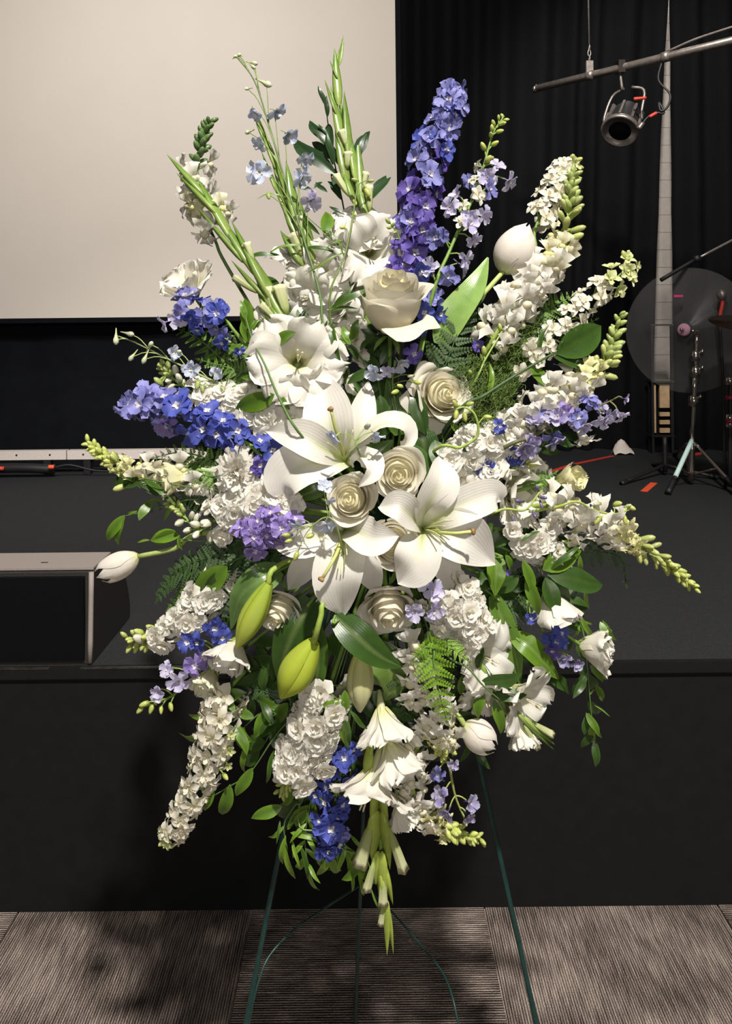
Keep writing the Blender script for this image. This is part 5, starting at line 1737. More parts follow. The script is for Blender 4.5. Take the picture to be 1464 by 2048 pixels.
# pale blue sprigs
SG = 'pale blue delphinium sprigs'
sprig('delphinium', 'tall pale blue sprig with nodding bells in front of the screen', 'delphinium', [(655, 700, .01), (640, 590, -.01), (608, 480, -.01), (570, 360, -.01), (535, 240, -.01), (508, 160, -.01), (472, 112, -.01)],
      [(467, 113, 'spurbud', 16, ax(-.8, .2, .4)), (482, 108, 'spurbud', 18, ax(.7, -.2, .4)), (515, 128, 'spurbud', 24, ax(.8, .3, .4)), (511, 138, 'spurbud', 20, ax(.7, .7, .3)), (543, 172, 'spurbud', 32, ax(.8, .45, .3)), (490, 178, 'spurbud', 18, ax(-.5, .3, .7)), (553, 222, 'pale', 30, ax(.55, .6, .5)), (513, 228, 'pale', 24, ax(-.4, .5, .7)), (576, 268, 'pale', 32, ax(.5, .6, .5)), (491, 266, 'spurbud', 22, ax(-.5, .4, .7)), (520, 288, 'sky', 26, ax(-.5, .4, .7)), (612, 318, 'sky', 32, ax(.5, .65, .5)), (520, 344, 'sky', 42, ax(-.1, .15, 1)), (605, 355, 'sky', 34, ax(.4, .5, .7)), (622, 402, 'lilac', 36, ax(.5, .6, .6)), (537, 392, 'greenbud', 14, ax(.2, .8, .4))],
      r=.0018, col=(.10, .17, .05), group=SG, seed=20, back=5, gain=1.25,
      leaves=[(575, 395, -1, -.05, 60, 'thread'), (560, 510, -1, .1, 70, 'slimdark'), (610, 495, 1, .25, 70, 'slimdark'), (612, 490, -.9, .2, 85, 'thread')])
sprig('delphinium', 'pale green budded sprig curling left at mid left edge', 'delphinium', [(470, 800, .01), (440, 770, .0), (390, 745, .0), (330, 715, .0), (270, 685, .0), (235, 672, .0)],
      [(232, 690, 'spurbud', 34, ax(.05, .95, .2)), (268, 670, 'spurbud', 32, ax(.9, .2, .3)), (305, 683, 'spurbud', 28, ax(.5, -.7, .3)), (258, 722, 'spurbud', 28, ax(-.5, .75, .3)), (285, 728, 'spurbud', 32, ax(-.3, .85, .3)), (345, 705, 'pale', 32, ax(.7, .1, .6)), (362, 702, 'spurbud', 24, ax(.7, -.2, .6)), (382, 738, 'sky', 38, ax(-.1, .1, 1)), (432, 745, 'sky', 28, ax(.2, .2, .9)), (395, 770, 'greenbud', 20, ax(-.2, .9, .3)), (405, 778, 'greenbud', 16, ax(.1, .9, .3))],
      r=.0018, col=(.30, .38, .15), group=SG, seed=21, back=4, leaves=[(450, 775, .3, -.9, 40, 'thread'), (455, 780, .8, -.3, 36, 'thread')])
sprig('delphinium', 'pale blue florets lying over the top lily', 'delphinium', [(735, 940, .0), (716, 900, -.07), (712, 880, -.075)],
      [(672, 872, 'pale', 34, ax(-.75, .35, .5), -.07), (752, 872, 'pale', 36, ax(.5, .7, .5), -.07), (735, 852, 'whitebud', 22, ax(.2, -.5, .7), -.07)], r=.0014, group=SG, seed=22, back=2)
sprig('delphinium', 'pale blue florets under the tall ivory rose', 'delphinium', [(790, 830, .03), (785, 770, .0), (790, 720, -.01)],
      [(748, 745, 'sky', 38, ax(-.5, .2, .8)), (800, 728, 'pale', 40, ax(.5, .4, .7)), (775, 742, 'lilac', 26, ax(.2, .1, .9)), (822, 752, 'creambud', 20, ax(-.6, 0, .6)), (835, 765, 'limebud', 18, ax(.8, .1, .5)), (790, 784, 'limebud', 18, ax(-.8, .2, .5)), (800, 772, 'limebud', 16, ax(-.7, -.3, .5))], r=.0014, group=SG, seed=23)
sprig('delphinium', 'pale blue florets and lime buds over the drooping lily', 'delphinium', [(700, 1130, .02), (672, 1050, -.06), (650, 1035, -.06), (620, 1055, -.06)],
      [(648, 970, 'sky', 34, ax(.3, -.5, .8), -.06), (660, 1002, 'sky', 22, ax(.2, .5, .8), -.06), (596, 1050, 'sky', 36, ax(-.4, .6, .7), -.05), (650, 1050, 'sky', 44, ax(.1, .6, .7), -.06), (572, 1070, 'limebud', 18, ax(-.9, -.1, .3), -.06), (577, 1082, 'limebud', 16, ax(-.9, .2, .3), -.06), (592, 1112, 'limebud', 20, ax(-.4, .9, .2), -.06), (620, 1072, 'limebud', 18, ax(-.8, .2, .3), -.06)], r=.0014, group=SG, seed=24, col=(.3, .38, .12), back=2)
sprig('delphinium', 'pale lilac florets beside the lower rose', 'delphinium', [(870, 1290, .03), (860, 1240, -.02), (858, 1190, -.03)],
      [(865, 1180, 'lilac', 44, ax(.2, -.2, .9), -.03), (830, 1222, 'lilac', 42, ax(-.3, .1, .9), -.03), (868, 1222, 'lilac', 44, ax(.2, .2, .9), -.035), (845, 1170, 'lilac', 26, ax(-.2, -.4, .9), -.03)], r=.0014, group=SG, seed=25)
sprig('delphinium', 'thin twining stem with lime buds right of the tall gladiolus', 'delphinium', [(660, 640, .0), (690, 510, -.02), (705, 440, -.02), (715, 375, -.02), (730, 362, -.02)],
      [(735, 385, 'limebud', 22, ax(.4, .8, .3)), (742, 362, 'greenbud', 14, ax(.8, -.1, .3)), (710, 360, 'greenbud', 16, ax(-.7, -.2, .3)), (710, 405, 'limebud', 16, ax(.3, .6, .5)), (686, 455, 'limebud', 16, ax(-.7, .1, .5)), (708, 428, 'limebud', 14, ax(.6, .6, .4))], r=.0014, group=SG, seed=26, col=(.16, .24, .06), stemoff=-.01,
      leaves=[(690, 505, -1, .35, 90, 'thread'), (688, 515, -.5, -1, 60, 'thread')])
sprig('delphinium', 'lime budded shoot curling in front of the right cream rose', 'delphinium', [(870, 900, .0), (920, 895, -.02), (955, 870, -.03), (950, 830, -.04), (930, 815, -.04), (912, 818, -.04)],
      [(910, 808, 'limebud', 20, ax(-.4, -.8, .3), -.04), (912, 830, 'limebud', 20, ax(-.2, .9, .3), -.04), (930, 834, 'limebud', 20, ax(.1, .9, .3), -.04), (940, 808, 'limebud', 18, ax(.9, -.3, .3), -.04), (975, 834, 'limebud', 18, ax(.9, 0, .3), -.04)], r=.002, group=SG, seed=27, col=(.30, .40, .08), back=1)
sprig('delphinium', 'lime shoot with drooping buds over the right snapdragon', 'delphinium', [(1080, 1020, .0), (1150, 1003, -.03), (1185, 1020, -.03), (1225, 1028, -.03), (1258, 1020, -.02)],
      [(1195, 1008, 'creambud', 24, ax(-.7, -.1, .6), -.03), (1235, 1008, 'limebud', 22, ax(.5, -.3, .6), -.03), (1262, 1015, 'limebud', 20, ax(.7, .3, .5), -.02), (1250, 1040, 'limebud', 20, ax(.1, .9, .3), -.03), (1195, 1040, 'limebud', 22, ax(-.6, .7, .3), -.03), (1255, 1012, 'creambud', 18, ax(.6, -.4, .6), -.02)], r=.0018, group=SG, seed=28, col=(.30, .38, .08), back=2)
sprig('delphinium', 'dark violet budded twig right of the lily tip', 'delphinium', [(960, 1030, .0), (1010, 1018, -.02), (1050, 1020, -.025), (1075, 990, -.025), (1085, 980, -.02)],
      [(1075, 978, 'duskbud', 22, ax(-.3, -.7, .5), -.025), (1085, 995, 'duskbud', 20, ax(.7, 0, .5), -.025), (1040, 1002, 'duskbud', 24, ax(-.8, -.2, .5), -.025), (1068, 1028, 'duskbud', 22, ax(.1, .4, .8), -.025), (1026, 1035, 'duskbud', 16, ax(-.1, .8, .5), -.025), (970, 1040, 'duskbud', 22, ax(-.2, .8, .5), -.02), (1082, 1008, 'duskbud', 18, ax(.2, .8, .5), -.02)], r=.0018, group=SG, seed=29, col=(.30, .36, .10), back=2)
sprig('delphinium', 'lime green bud spray beside the blue spire and screen edge', 'delphinium', [(810, 560, .02), (800, 480, .01), (782, 450, .0)],
      [(776, 442, 'greenbud', 16, ax(-.5, -.6, .5)), (786, 450, 'greenbud', 15, ax(.4, -.5, .6)), (790, 465, 'greenbud', 14, ax(-.5, .3, .7)), (778, 455, 'greenbud', 14, ax(-.7, 0, .6))], r=.0014, group=SG, seed=30)
sprig('delphinium', 'thin bud stem slanting up beside the asparagus fern', 'delphinium', [(940, 780, .01), (970, 720, -.01), (1000, 670, -.01), (1020, 640, -.01)],
      [(968, 702, 'limebud', 22, ax(-.1, -.9, .3)), (1000, 655, 'limebud', 18, ax(-.2, -.9, .3)), (1010, 668, 'limebud', 16, ax(.6, -.5, .5)), (1018, 632, 'limebud', 20, ax(-.5, -.3, .7)), (1030, 642, 'limebud', 18, ax(.6, -.1, .6)), (940, 745, 'limebud', 16, ax(-.2, -.5, .8))], r=.0016, group=SG, seed=31, col=(.28, .38, .09))

# ================================================================ white spikes: snapdragon, larkspur, stock
NG = 'white snapdragon stems'
spike('snapdragon', 'snapdragon with dark green bud tip at far upper left', 'snapdragon', [(470, 560, .03), (430, 480, .02), (398, 400, .02), (396, 330, .02), (405, 285, .02), (420, 242, .02)],
      [(.30, .60, 9, ['snap', 'snapcream'], 56, 48, .45, .2), (.58, .72, 7, 'darkbud', 24, 24, .42, .8), (.72, 1.0, 17, 'darkbud', 26, 18, .32, 1.0)], group=NG, seed=1, stemoff=.02, col=(.12, .2, .06),
      extra=[(385, 412, 'snapcream', 52, ax(-.6, .1, .7)), (445, 415, 'snapcream', 52, ax(.5, -.3, .7)), (410, 465, 'snap', 60, ax(-.2, .4, .8)), (455, 425, 'snap', 44, ax(.6, 0, .7))])
spike('snapdragon', 'snapdragon with green bud column right of the high tulip', 'snapdragon', [(985, 680, .0), (1030, 610, .0), (1080, 550, .0), (1120, 490, .0), (1140, 420, .0), (1140, 375, .0), (1150, 345, .0)],
      [(.0, .40, 17, 'snap', 66, 60, .45, .25), (.40, .52, 6, 'snapcream', 54, 46, .42, .4), (.52, .68, 9, 'snapbud', 42, 30, .40, .8), (.68, 1.0, 22, 'greenbud', 28, 18, .32, 1.0)], group=NG, seed=2, col=(.28, .38, .08),
      extra=[(1100, 545, 'snapcream', 66, ax(-.1, .3, .9)), (1130, 520, 'snapcream', 52, ax(.6, .1, .7)), (1050, 605, 'snap', 64, ax(.1, .2, 1)), (1010, 640, 'snap', 64, ax(-.2, .2, 1)), (1085, 590, 'snap', 56, ax(.5, .3, .8)), (1060, 560, 'snap', 56, ax(-.3, -.1, .9))])
spike('snapdragon', 'snapdragon curving up with green buds left of the clear disc', 'snapdragon', [(1010, 880, .0), (1060, 830, .0), (1120, 790, .0), (1170, 760, .0), (1205, 730, .0), (1225, 690, .0), (1240, 630, .0)],
      [(.0, .45, 15, 'snap', 62, 58, .42, .25), (.44, .60, 6, 'snapyellow', 48, 42, .40, .4), (.58, .74, 8, 'snapbud', 42, 30, .40, .8), (.74, 1.0, 19, 'greenbud', 28, 18, .34, 1.0)], group=NG, seed=3, col=(.28, .38, .08),
      extra=[(1050, 835, 'snap', 62, ax(-.1, .3, .9)), (1100, 775, 'snap', 60, ax(.1, .1, 1)), (1145, 765, 'snapcream', 54, ax(.2, .3, .9)), (1170, 880, 'snap', 56, ax(.3, .7, .6)), (1035, 860, 'snap', 52, ax(-.3, .2, .9)), (1075, 810, 'snap', 60, ax(0, .3, 1))])
spike('snapdragon', 'snapdragon sloping down to the far right tip over the stage', 'snapdragon', [(1090, 1010, .0), (1150, 1030, .0), (1210, 1050, .0), (1270, 1085, .0), (1330, 1125, .0), (1388, 1175, .0)],
      [(.0, .50, 15, 'snap', 62, 56, .42, .25), (.48, .62, 6, 'snapyellow', 46, 38, .40, .4), (.60, .78, 11, 'snapbud', 36, 26, .40, .8), (.76, 1.0, 22, 'limebud', 25, 16, .34, 1.0)], group=NG, seed=4, col=(.30, .40, .08),
      extra=[(1165, 1035, 'snap', 60, ax(0, .1, 1)), (1210, 1070, 'snap', 58, ax(0, .4, .9)), (1245, 1065, 'snapcream', 56, ax(.2, .2, .9)), (1150, 1080, 'snap', 50, ax(-.2, .4, .9))])
spike('snapdragon', 'snapdragon pointing left with green tip over the pale stage bar', 'snapdragon', [(440, 985, .02), (380, 960, .0), (320, 945, .0), (260, 940, .0), (215, 915, .0), (175, 885, .0)],
      [(.0, .52, 12, ['snap', 'snapcream'], 54, 48, .40, .2), (.50, .68, 8, 'snapyellow', 40, 30, .40, .5), (.64, .76, 6, 'snapbud', 30, 24, .4, .9), (.72, 1.0, 22, 'limebud', 25, 16, .32, 1.0)], group=NG, seed=5, col=(.28, .38, .1),
      extra=[(250, 972, 'snapbud', 40, ax(-.8, .2, .4)), (320, 945, 'snapcream', 48, ax(-.2, -.2, .9)), (360, 930, 'snap', 52, ax(0, -.2, .9))])
spike('snapdragon', 'snapdragon hanging at bottom right of the gladiolus with green tip', 'snapdragon', [(840, 1440, .03), (825, 1520, .01), (830, 1590, .0), (870, 1640, .0), (915, 1665, .0), (963, 1678, .0)],
      [(.0, .55, 18, 'snap', 56, 52, .44, .2), (.54, .70, 7, 'snapyellow', 42, 32, .42, .5), (.68, 1.0, 24, 'limebud', 26, 15, .36, 1.0)], group=NG, seed=6, col=(.30, .40, .08), stemoff=.01)
spike('snapdragon', 'snapdragon hanging behind the light fern with yellow bud cluster', 'snapdragon', [(830, 1280, .02), (845, 1350, .005), (865, 1420, .0), (885, 1475, .0), (893, 1505, .0)],
      [(.0, .72, 19, 'snap', 60, 54, .48, .2), (.70, .86, 7, 'snapyellow', 42, 30, .5, .4), (.80, 1.0, 12, 'limebud', 24, 20, .6, .6)], group=NG, seed=7, col=(.30, .40, .08), stemoff=.004,
      extra=[(825, 1330, 'snap', 54, ax(-.4, .1, .9)), (905, 1420, 'snap', 52, ax(.4, .2, .9)), (820, 1400, 'snap', 50, ax(-.4, .3, .9))])
KG = 'white larkspur stems'
spike('larkspur', 'white larkspur with curled lime tip touching the high bud column', 'larkspur', [(1050, 560, .02), (1070, 460, .01), (1100, 390, .01), (1125, 345, .01), (1150, 322, .01)],
      [(.30, .82, 20, 'lark', 44, 36, .5, .3), (.80, .93, 5, 'larkgreen', 30, 26, .4, .6), (.92, 1.0, 5, 'limebud', 20, 18, .6, .8)], group=KG, seed=11, stemoff=.008)
spike('larkspur', 'white larkspur slanting right with a loose budded tip', 'larkspur', [(1020, 790, .02), (1080, 700, .005), (1150, 625, .0), (1205, 575, .0), (1245, 545, .0), (1262, 518, .0)],
      [(.15, .62, 20, 'lark', 44, 38, .5, .3), (.62, .82, 5, 'larkgreen', 38, 36, .6, .5), (.84, 1.0, 4, 'larkgreen', 34, 24, .6, .5)], group=KG, seed=12,
      extra=[(1248, 512, 'limebud', 20, ax(-.3, -.9, .2)), (1062, 700, 'lark', 44, ax(-.4, .1, .9)), (1042, 745, 'lark', 44, ax(-.3, .2, .9))])
spike('larkspur', 'white larkspur hanging to the lower left corner of the spray', 'larkspur', [(465, 1370, .02), (440, 1440, .0), (415, 1520, .0), (385, 1590, .0), (350, 1655, .0), (332, 1682, .0)],
      [(.05, .84, 38, 'lark', 58, 38, .52, .25), (.84, .95, 5, 'larkgreen', 30, 24, .5, .5), (.95, 1.0, 3, 'limebud', 20, 16, .4, .8)], group=KG, seed=13, leaves=[(455, 1445, .5, .9, 60, 'slim')],
      extra=[(460, 1500, 'larkgreen', 24, ax(.3, .2, .9)), (455, 1530, 'larkgreen', 22, ax(.4, .3, .9)), (450, 1552, 'limebud', 18, ax(.6, .3, .6)), (462, 1470, 'larkgreen', 22, ax(.4, -.1, .9))])
TG = 'white stock stems'
spike('stock', 'white stock behind the vivid blue delphinium at left', 'stock', [(600, 860, .03), (540, 825, .01), (470, 810, .005), (410, 800, .005), (350, 760, .01), (325, 730, .01)],
      [(.05, .66, 26, 'stock', 58, 50, .55, .2), (.66, .84, 9, 'whitebud', 26, 22, .7, .5), (.84, 1.0, 14, 'greenbud', 20, 16, .5, .9)], group=TG, seed=21, stemoff=.012,
      extra=[(420, 800, 'stock', 56, ax(-.2, -.3, .9)), (440, 835, 'stock', 54, ax(0, .1, 1)), (500, 832, 'stock', 58, ax(0, 0, 1)), (535, 825, 'stock', 56, ax(.2, -.1, .9)), (365, 808, 'stock', 50, ax(-.2, -.2, .9)), (318, 765, 'greenbud', 24, ax(-.6, -.7, .3)), (530, 870, 'stock', 50, ax(.1, .2, .9))])
spike('stock', 'white stock under the carnation beside the violet cluster', 'stock', [(580, 1020, .01), (520, 1000, .0), (460, 1020, .0), (400, 1060, .0), (360, 1020, .0), (340, 1002, .0)],
      [(.0, .50, 22, 'stock', 56, 48, .6, .15), (.50, .74, 9, 'whitebud', 26, 22, .7, .5), (.76, 1.0, 16, 'greenbud', 18, 15, .5, .9)], group=TG, seed=22, stemoff=-.002,
      extra=[(450, 1010, 'stock', 54, ax(-.2, .1, 1)), (460, 1040, 'stock', 46, ax(-.1, .3, .9)), (530, 990, 'stock', 58, ax(.1, 0, 1)), (505, 1015, 'stock', 54, ax(0, .1, 1)), (555, 1000, 'stock', 48, ax(.2, .1, .9)), (540, 960, 'stock', 40, ax(.1, -.3, .9)), (445, 1075, 'stock', 44, ax(-.2, .4, .9)), (590, 1010, 'stock', 44, ax(.2, .1, .9))])
spike('stock', 'white stock right of the cream rose with curling lime tip', 'stock', [(900, 930, .01), (940, 900, .0), (985, 885, .0), (1020, 890, .0)],
      [(.0, .9, 18, 'stock', 48, 44, .7, .1)], group=TG, seed=23, stemoff=.010,
      extra=[(930, 875, 'stock', 44, ax(-.3, -.2, .9)), (965, 880, 'stock', 48, ax(0, -.1, 1)), (1000, 890, 'stock', 46, ax(.3, .1, .9)), (940, 920, 'stock', 44, ax(-.2, .3, .9)), (975, 920, 'stock', 48, ax(.1, .3, .9)), (985, 860, 'stock', 36, ax(.1, -.4, .8))])
spike('stock', 'white stock with lime bud tip right of the upper lily petal', 'stock', [(930, 990, .01), (985, 960, .0), (1030, 935, -.005), (1065, 918, -.005)],
      [(.0, .45, 8, 'stock', 44, 40, .7, .1), (.55, .8, 5, 'whitebud', 28, 22, .6, .6), (.8, 1.0, 9, 'limebud', 20, 15, .6, .8)], group=TG, seed=24, stemoff=.012, col=(.32, .42, .1), r=.0034,
      extra=[(935, 975, 'stock', 48, ax(-.2, .1, .9)), (965, 985, 'stock', 44, ax(.1, .3, .9)), (1010, 945, 'whitebud', 40, ax(.3, .4, .8))])
spike('stock', 'white stock cluster under the right lily beside pale lilac florets', 'stock', [(880, 1180, .01), (905, 1215, .0), (930, 1245, .0), (945, 1270, .0)],
      [(.0, 1.0, 22, 'stock', 50, 46, .8, .1)], group=TG, seed=25, stemoff=-.006,
      extra=[(935, 1175, 'stock', 48, ax(.3, -.2, .9)), (950, 1200, 'stock', 46, ax(.4, 0, .9)), (895, 1240, 'stock', 52, ax(-.3, .2, .9)), (920, 1225, 'stock', 54, ax(0, 0, 1)), (950, 1250, 'whitebud', 40, ax(.5, .3, .7)), (915, 1265, 'stock', 46, ax(0, .4, .9)), (890, 1210, 'stock', 44, ax(-.3, -.1, .9)), (880, 1262, 'stock', 40, ax(-.3, .4, .8))])
spike('stock', 'thick white stock hanging below the plump green lily bud', 'stock', [(660, 1370, .01), (640, 1430, .0), (612, 1490, .0), (590, 1540, .0), (560, 1585, .0)],
      [(.0, .78, 36, 'stock', 54, 48, .75, .15), (.78, .88, 4, 'whitebud', 26, 24, .7, .5), (.86, 1.0, 12, 'limebud', 18, 15, .6, .8)], group=TG, seed=26,
      extra=[(600, 1450, 'stock', 56, ax(-.2, -.1, 1)), (650, 1480, 'stock', 52, ax(.2, .1, 1)), (590, 1490, 'stock', 54, ax(-.3, .1, .9)), (648, 1540, 'stock', 50, ax(.2, .4, .9)), (625, 1510, 'stock', 54, ax(0, .2, 1)), (580, 1510, 'stock', 46, ax(-.4, .2, .9))])
spike('stock', 'white stock pointing left with green buds over the speaker corner', 'stock', [(470, 1120, .03), (420, 1180, .01), (370, 1240, .0), (310, 1270, .0), (255, 1282, .0)],
      [(.1, .5, 9, 'stock', 50, 46, .6, .2), (.5, .72, 6, 'stock', 44, 38, .5, .3), (.74, 1.0, 14, 'limebud', 26, 18, .7, .6)], group=TG, seed=27,
      extra=[(325, 1290, 'stock', 52, ax(-.1, .5, .8)), (310, 1272, 'stock', 44, ax(-.3, 0, .9)), (280, 1278, 'whitebud', 34, ax(-.4, -.5, .7)), (380, 1200, 'stock', 40, ax(-.2, -.3, .9)), (410, 1205, 'stock', 46, ax(.1, -.1, 1)), (370, 1240, 'stock', 48, ax(-.1, .1, 1)), (395, 1245, 'stock', 44, ax(.2, .2, .9))])
spike('stock', 'small white stock behind dark leaves at right of the lily', 'stock', [(1010, 1060, .02), (1060, 1085, .008), (1095, 1105, .008), (1120, 1160, .01)],
      [(.2, 1.0, 14, 'stock', 42, 36, .7, .1)], group=TG, seed=28, stemoff=.006,
      extra=[(1080, 1080, 'stock', 46, ax(-.1, -.1, 1)), (1060, 1100, 'stock', 42, ax(-.2, .2, .9)), (1100, 1055, 'stock', 42, ax(.2, -.2, .9)), (1025, 1060, 'stock', 40, ax(0, 0, 1)), (1140, 1150, 'stock', 34, ax(.3, .1, .9))])
spike('stock', 'white stock blooms deep behind the tall gladiolus bloom', 'stock', [(700, 760, .03), (690, 680, .025), (700, 640, .03)],
      [(.0, 1.0, 10, 'stock', 50, 46, .7, .1)], group=TG, seed=29, stemoff=.02)

# ================================================================ greenery
RG = 'ruscus branches'
# dark ruscus behind the tall gladiolus
branch('dark ruscus twig rising behind the tall gladiolus', [(705, 520, .04), (688, 420, .04), (668, 320, .04), (655, 240, .04), (652, 200, .04)],
       [(653, 215, 641, 168), (655, 235, 658, 190), (660, 290, 622, 232), (658, 275, 640, 245), (662, 300, 620, 255), (665, 300, 650, 240), (668, 330, 660, 262), (672, 350, 590, 262, 'nightleaf'), (690, 340, 665, 280), (665, 330, 655, 285), (668, 320, 617, 280, 'nightleaf'), (680, 385, 660, 330), (678, 380, 690, 350), (682, 400, 655, 355), (680, 395, 668, 360), (655, 385, 632, 360), (628, 382, 588, 372), (625, 378, 645, 360), (690, 430, 660, 408), (705, 335, 740, 265, 'nightleaf'), (718, 310, 747, 262, 'nightleaf'), (730, 410, 775, 345), (742, 385, 772, 345)], 'nightleaf', .02, 1, r=.0013, col=(.04, .06, .03))
branch('thin twig with folded leaf beside the tall gladiolus blooms', [(700, 560, .02), (660, 470, .0), (645, 460, .0), (610, 430, .0)],
       [(648, 470, 652, 415, 'ruscus'), (640, 470, 605, 418, 'slimdark'), (700, 480, 640, 500, 'thread'), (648, 470, 690, 500, 'thread')], 'slim', -.005, 2, r=.0011)
# ruscus at left over the glad
branch('glossy ruscus branch left of the open gladiolus bloom', [(610, 880, -.02), (560, 800, -.03), (530, 730, -.03), (505, 680, -.02), (490, 630, -.01)],
       [(492, 640, 480, 600), (500, 660, 520, 640), (510, 690, 482, 640), (520, 720, 460, 690), (545, 690, 590, 668, 'broad'), (527, 715, 525, 660), (532, 745, 482, 752), (552, 790, 468, 822, 'broad'), (560, 790, 580, 820), (575, 840, 605, 840), (607, 846, 566, 856, 'lemon', -.01)], 'ruscus', -.02, 3)
branch('pair of upright green leaves above the blue flowers at left', [(540, 740, .01), (505, 690, .0), (490, 650, .0)], [(500, 660, 482, 598, 'broad'), (505, 660, 520, 645, 'broad'), (430, 640, 425, 590, 'slim'), (475, 690, 440, 650, 'ruscus'), (500, 700, 450, 685, 'ruscus')], 'broad', -.004, 4)
# big lemon leaves right
branch('branch with two large dark leaves at right below the larkspur', [(910, 830, .0), (970, 790, -.015), (1040, 745, -.02), (1110, 705, -.02)],
       [(1112, 708, 1210, 648, 'lemon'), (1118, 705, 1180, 665, 'lemon'), (1108, 715, 1195, 755, 'ruscusdark'), (1055, 740, 1118, 770, 'broad'), (1075, 715, 1100, 648, 'slimdark'), (975, 795, 985, 725, 'slim')], 'lemon', -.01, 5, r=.0026, col=(.05, .10, .03))
# cluster right-lower
branch('cluster of glossy leaves at right below the snapdragon', [(985, 1090, .05), (1040, 1115, .035), (1090, 1138, .01), (1105, 1150, .0)],
       [(1085, 1140, 1178, 1098, 'broad'), (1100, 1140, 1160, 1085, 'slimdark'), (1095, 1150, 1215, 1158, 'ruscusdark'), (1095, 1152, 1140, 1228, 'lemon'), (1090, 1155, 1120, 1230, 'lemon'), (1045, 1120, 1062, 1195, 'ruscus'), (1055, 1150, 1068, 1235, 'ruscus'), (1040, 1085, 1080, 1055, 'slimdark'), (1160, 1110, 1168, 1158, 'slim'), (1010, 1110, 1030, 1140, 'ruscus')], 'broad', -.012, 6, r=.0018)
# trailing right
branch('trailing ruscus at far right hanging beside the lisianthus', [(1090, 1190, .02), (1140, 1215, .01), (1165, 1260, .0), (1175, 1340, .0), (1180, 1400, .0), (1185, 1450, .0)],
       [(1170, 1175, 1180, 1220, 'slim'), (1150, 1240, 1200, 1243, 'thread'), (1200, 1243, 1222, 1285, 'ruscus'), (1205, 1240, 1240, 1290, 'slim'), (1160, 1250, 1150, 1280, 'slim'), (1200, 1310, 1225, 1322, 'slim'), (1180, 1330, 1205, 1368, 'ruscus'), (1175, 1345, 1145, 1390, 'ruscusdark'), (1200, 1350, 1218, 1358, 'slim'), (1190, 1370, 1212, 1405, 'ruscus'), (1178, 1390, 1192, 1380, 'slim'), (1188, 1410, 1230, 1432, 'thread'), (1172, 1425, 1195, 1475, 'ruscus'), (1180, 1440, 1196, 1500, 'slim'), (1160, 1230, 1180, 1290, 'slim')], 'ruscus', .004, 7, r=.0012)
# right lower leaves over the gladiolus
branch('small leafy twig crossing the lower right gladiolus blooms', [(880, 1290, .0), (935, 1335, -.03), (965, 1370, -.04), (1000, 1400, -.04)],
       [(960, 1365, 1045, 1348, 'ruscusdark', -.02), (980, 1390, 1052, 1382, 'ruscusdark', -.02), (965, 1375, 958, 1440, 'ruscus', -.01), (988, 1398, 998, 1472, 'ruscus', -.01), (930, 1345, 925, 1395, 'ruscus', .0), (965, 1290, 940, 1345, 'ruscusdark', .0)], 'ruscus', -.01, 8, r=.0014)
# left side
branch('ruscus tip with curled leaves at far left over the stage', [(420, 1000, .02), (340, 1010, .0), (280, 1025, .0), (250, 1032, .0)],
       [(325, 1000, 277, 1012, 'slim'), (300, 1005, 280, 1040, 'broad'), (345, 1000, 330, 1045, 'slim'), (250, 1030, 210, 1085, 'ruscus'), (248, 1030, 232, 1092, 'ruscus'), (275, 1022, 250, 1030, 'slim')], 'ruscus', -.004, 9, r=.0012)
branch('dark leaves among the left snapdragon blooms', [(410, 980, .02), (330, 965, -.02), (280, 955, -.02)], [(285, 965, 218, 968, 'ruscusdark'), (280, 960, 330, 985, 'ruscusdark'), (290, 960, 345, 995, 'slimdark'), (330, 960, 300, 1000, 'slim')], 'ruscusdark', -.018, 10, r=.0012)
branch('two glossy leaves above the left tulip', [(440, 1080, .02), (370, 1080, .0), (345, 1075, .0)], [(350, 1062, 300, 1082, 'broad'), (360, 1072, 295, 1078, 'broad'), (300, 1080, 272, 1080, 'slim'), (358, 1070, 362, 1100, 'ruscus')], 'broad', -.006, 11, r=.0014)
branch('glossy green leaf below the violet cluster at left', [(500, 1110, .02), (460, 1130, -.01)], [(455, 1132, 392, 1202, 'broad'), (440, 1140, 410, 1180, 'ruscusdark')], 'broad', -.012, 12, r=.0014)
# bottom-left ruscus
branch('drooping ruscus spray at lower left with lime leaves', [(640, 1400, .03), (580, 1440, .01), (545, 1480, .0), (500, 1545, .0), (450, 1578, .0), (430, 1590, .0)],
       [(505, 1535, 475, 1600), (460, 1568, 446, 1642), (430, 1580, 402, 1630), (520, 1470, 540, 1432, 'ruscusdark'), (478, 1450, 512, 1490, 'slim'), (470, 1450, 490, 1512), (450, 1430, 340, 1485, 'slim'), (440, 1430, 370, 1440, 'slim'), (430, 1410, 490, 1390, 'broad'), (470, 1425, 440, 1390, 'broad'), (545, 1450, 520, 1400, 'ruscusdark'), (450, 1470, 458, 1545, 'slimdark'), (500, 1480, 480, 1560, 'slim'), (548, 1500, 522, 1570, 'slimdark'), (420, 1575, 352, 1572, 'slim')], 'ruscus', .0, 13, r=.0011)
branch('trailing ruscus at bottom left below the white stock', [(620, 1560, .02), (590, 1610, .0), (568, 1650, .0), (575, 1700, .0)],
       [(565, 1612, 503, 1645), (568, 1610, 590, 1570), (570, 1650, 532, 1678, 'slim'), (575, 1660, 600, 1625), (572, 1670, 560, 1740, 'slim'), (570, 1690, 578, 1770, 'slim'), (580, 1665, 640, 1692, 'slim'), (585, 1680, 592, 1740, 'slim'), (600, 1690, 625, 1765, 'slimdark'), (560, 1640, 555, 1690, 'slimdark'), (615, 1620, 590, 1660, 'ruscus'), (600, 1600, 640, 1570, 'slim')], 'ruscus', .004, 14, r=.0011)
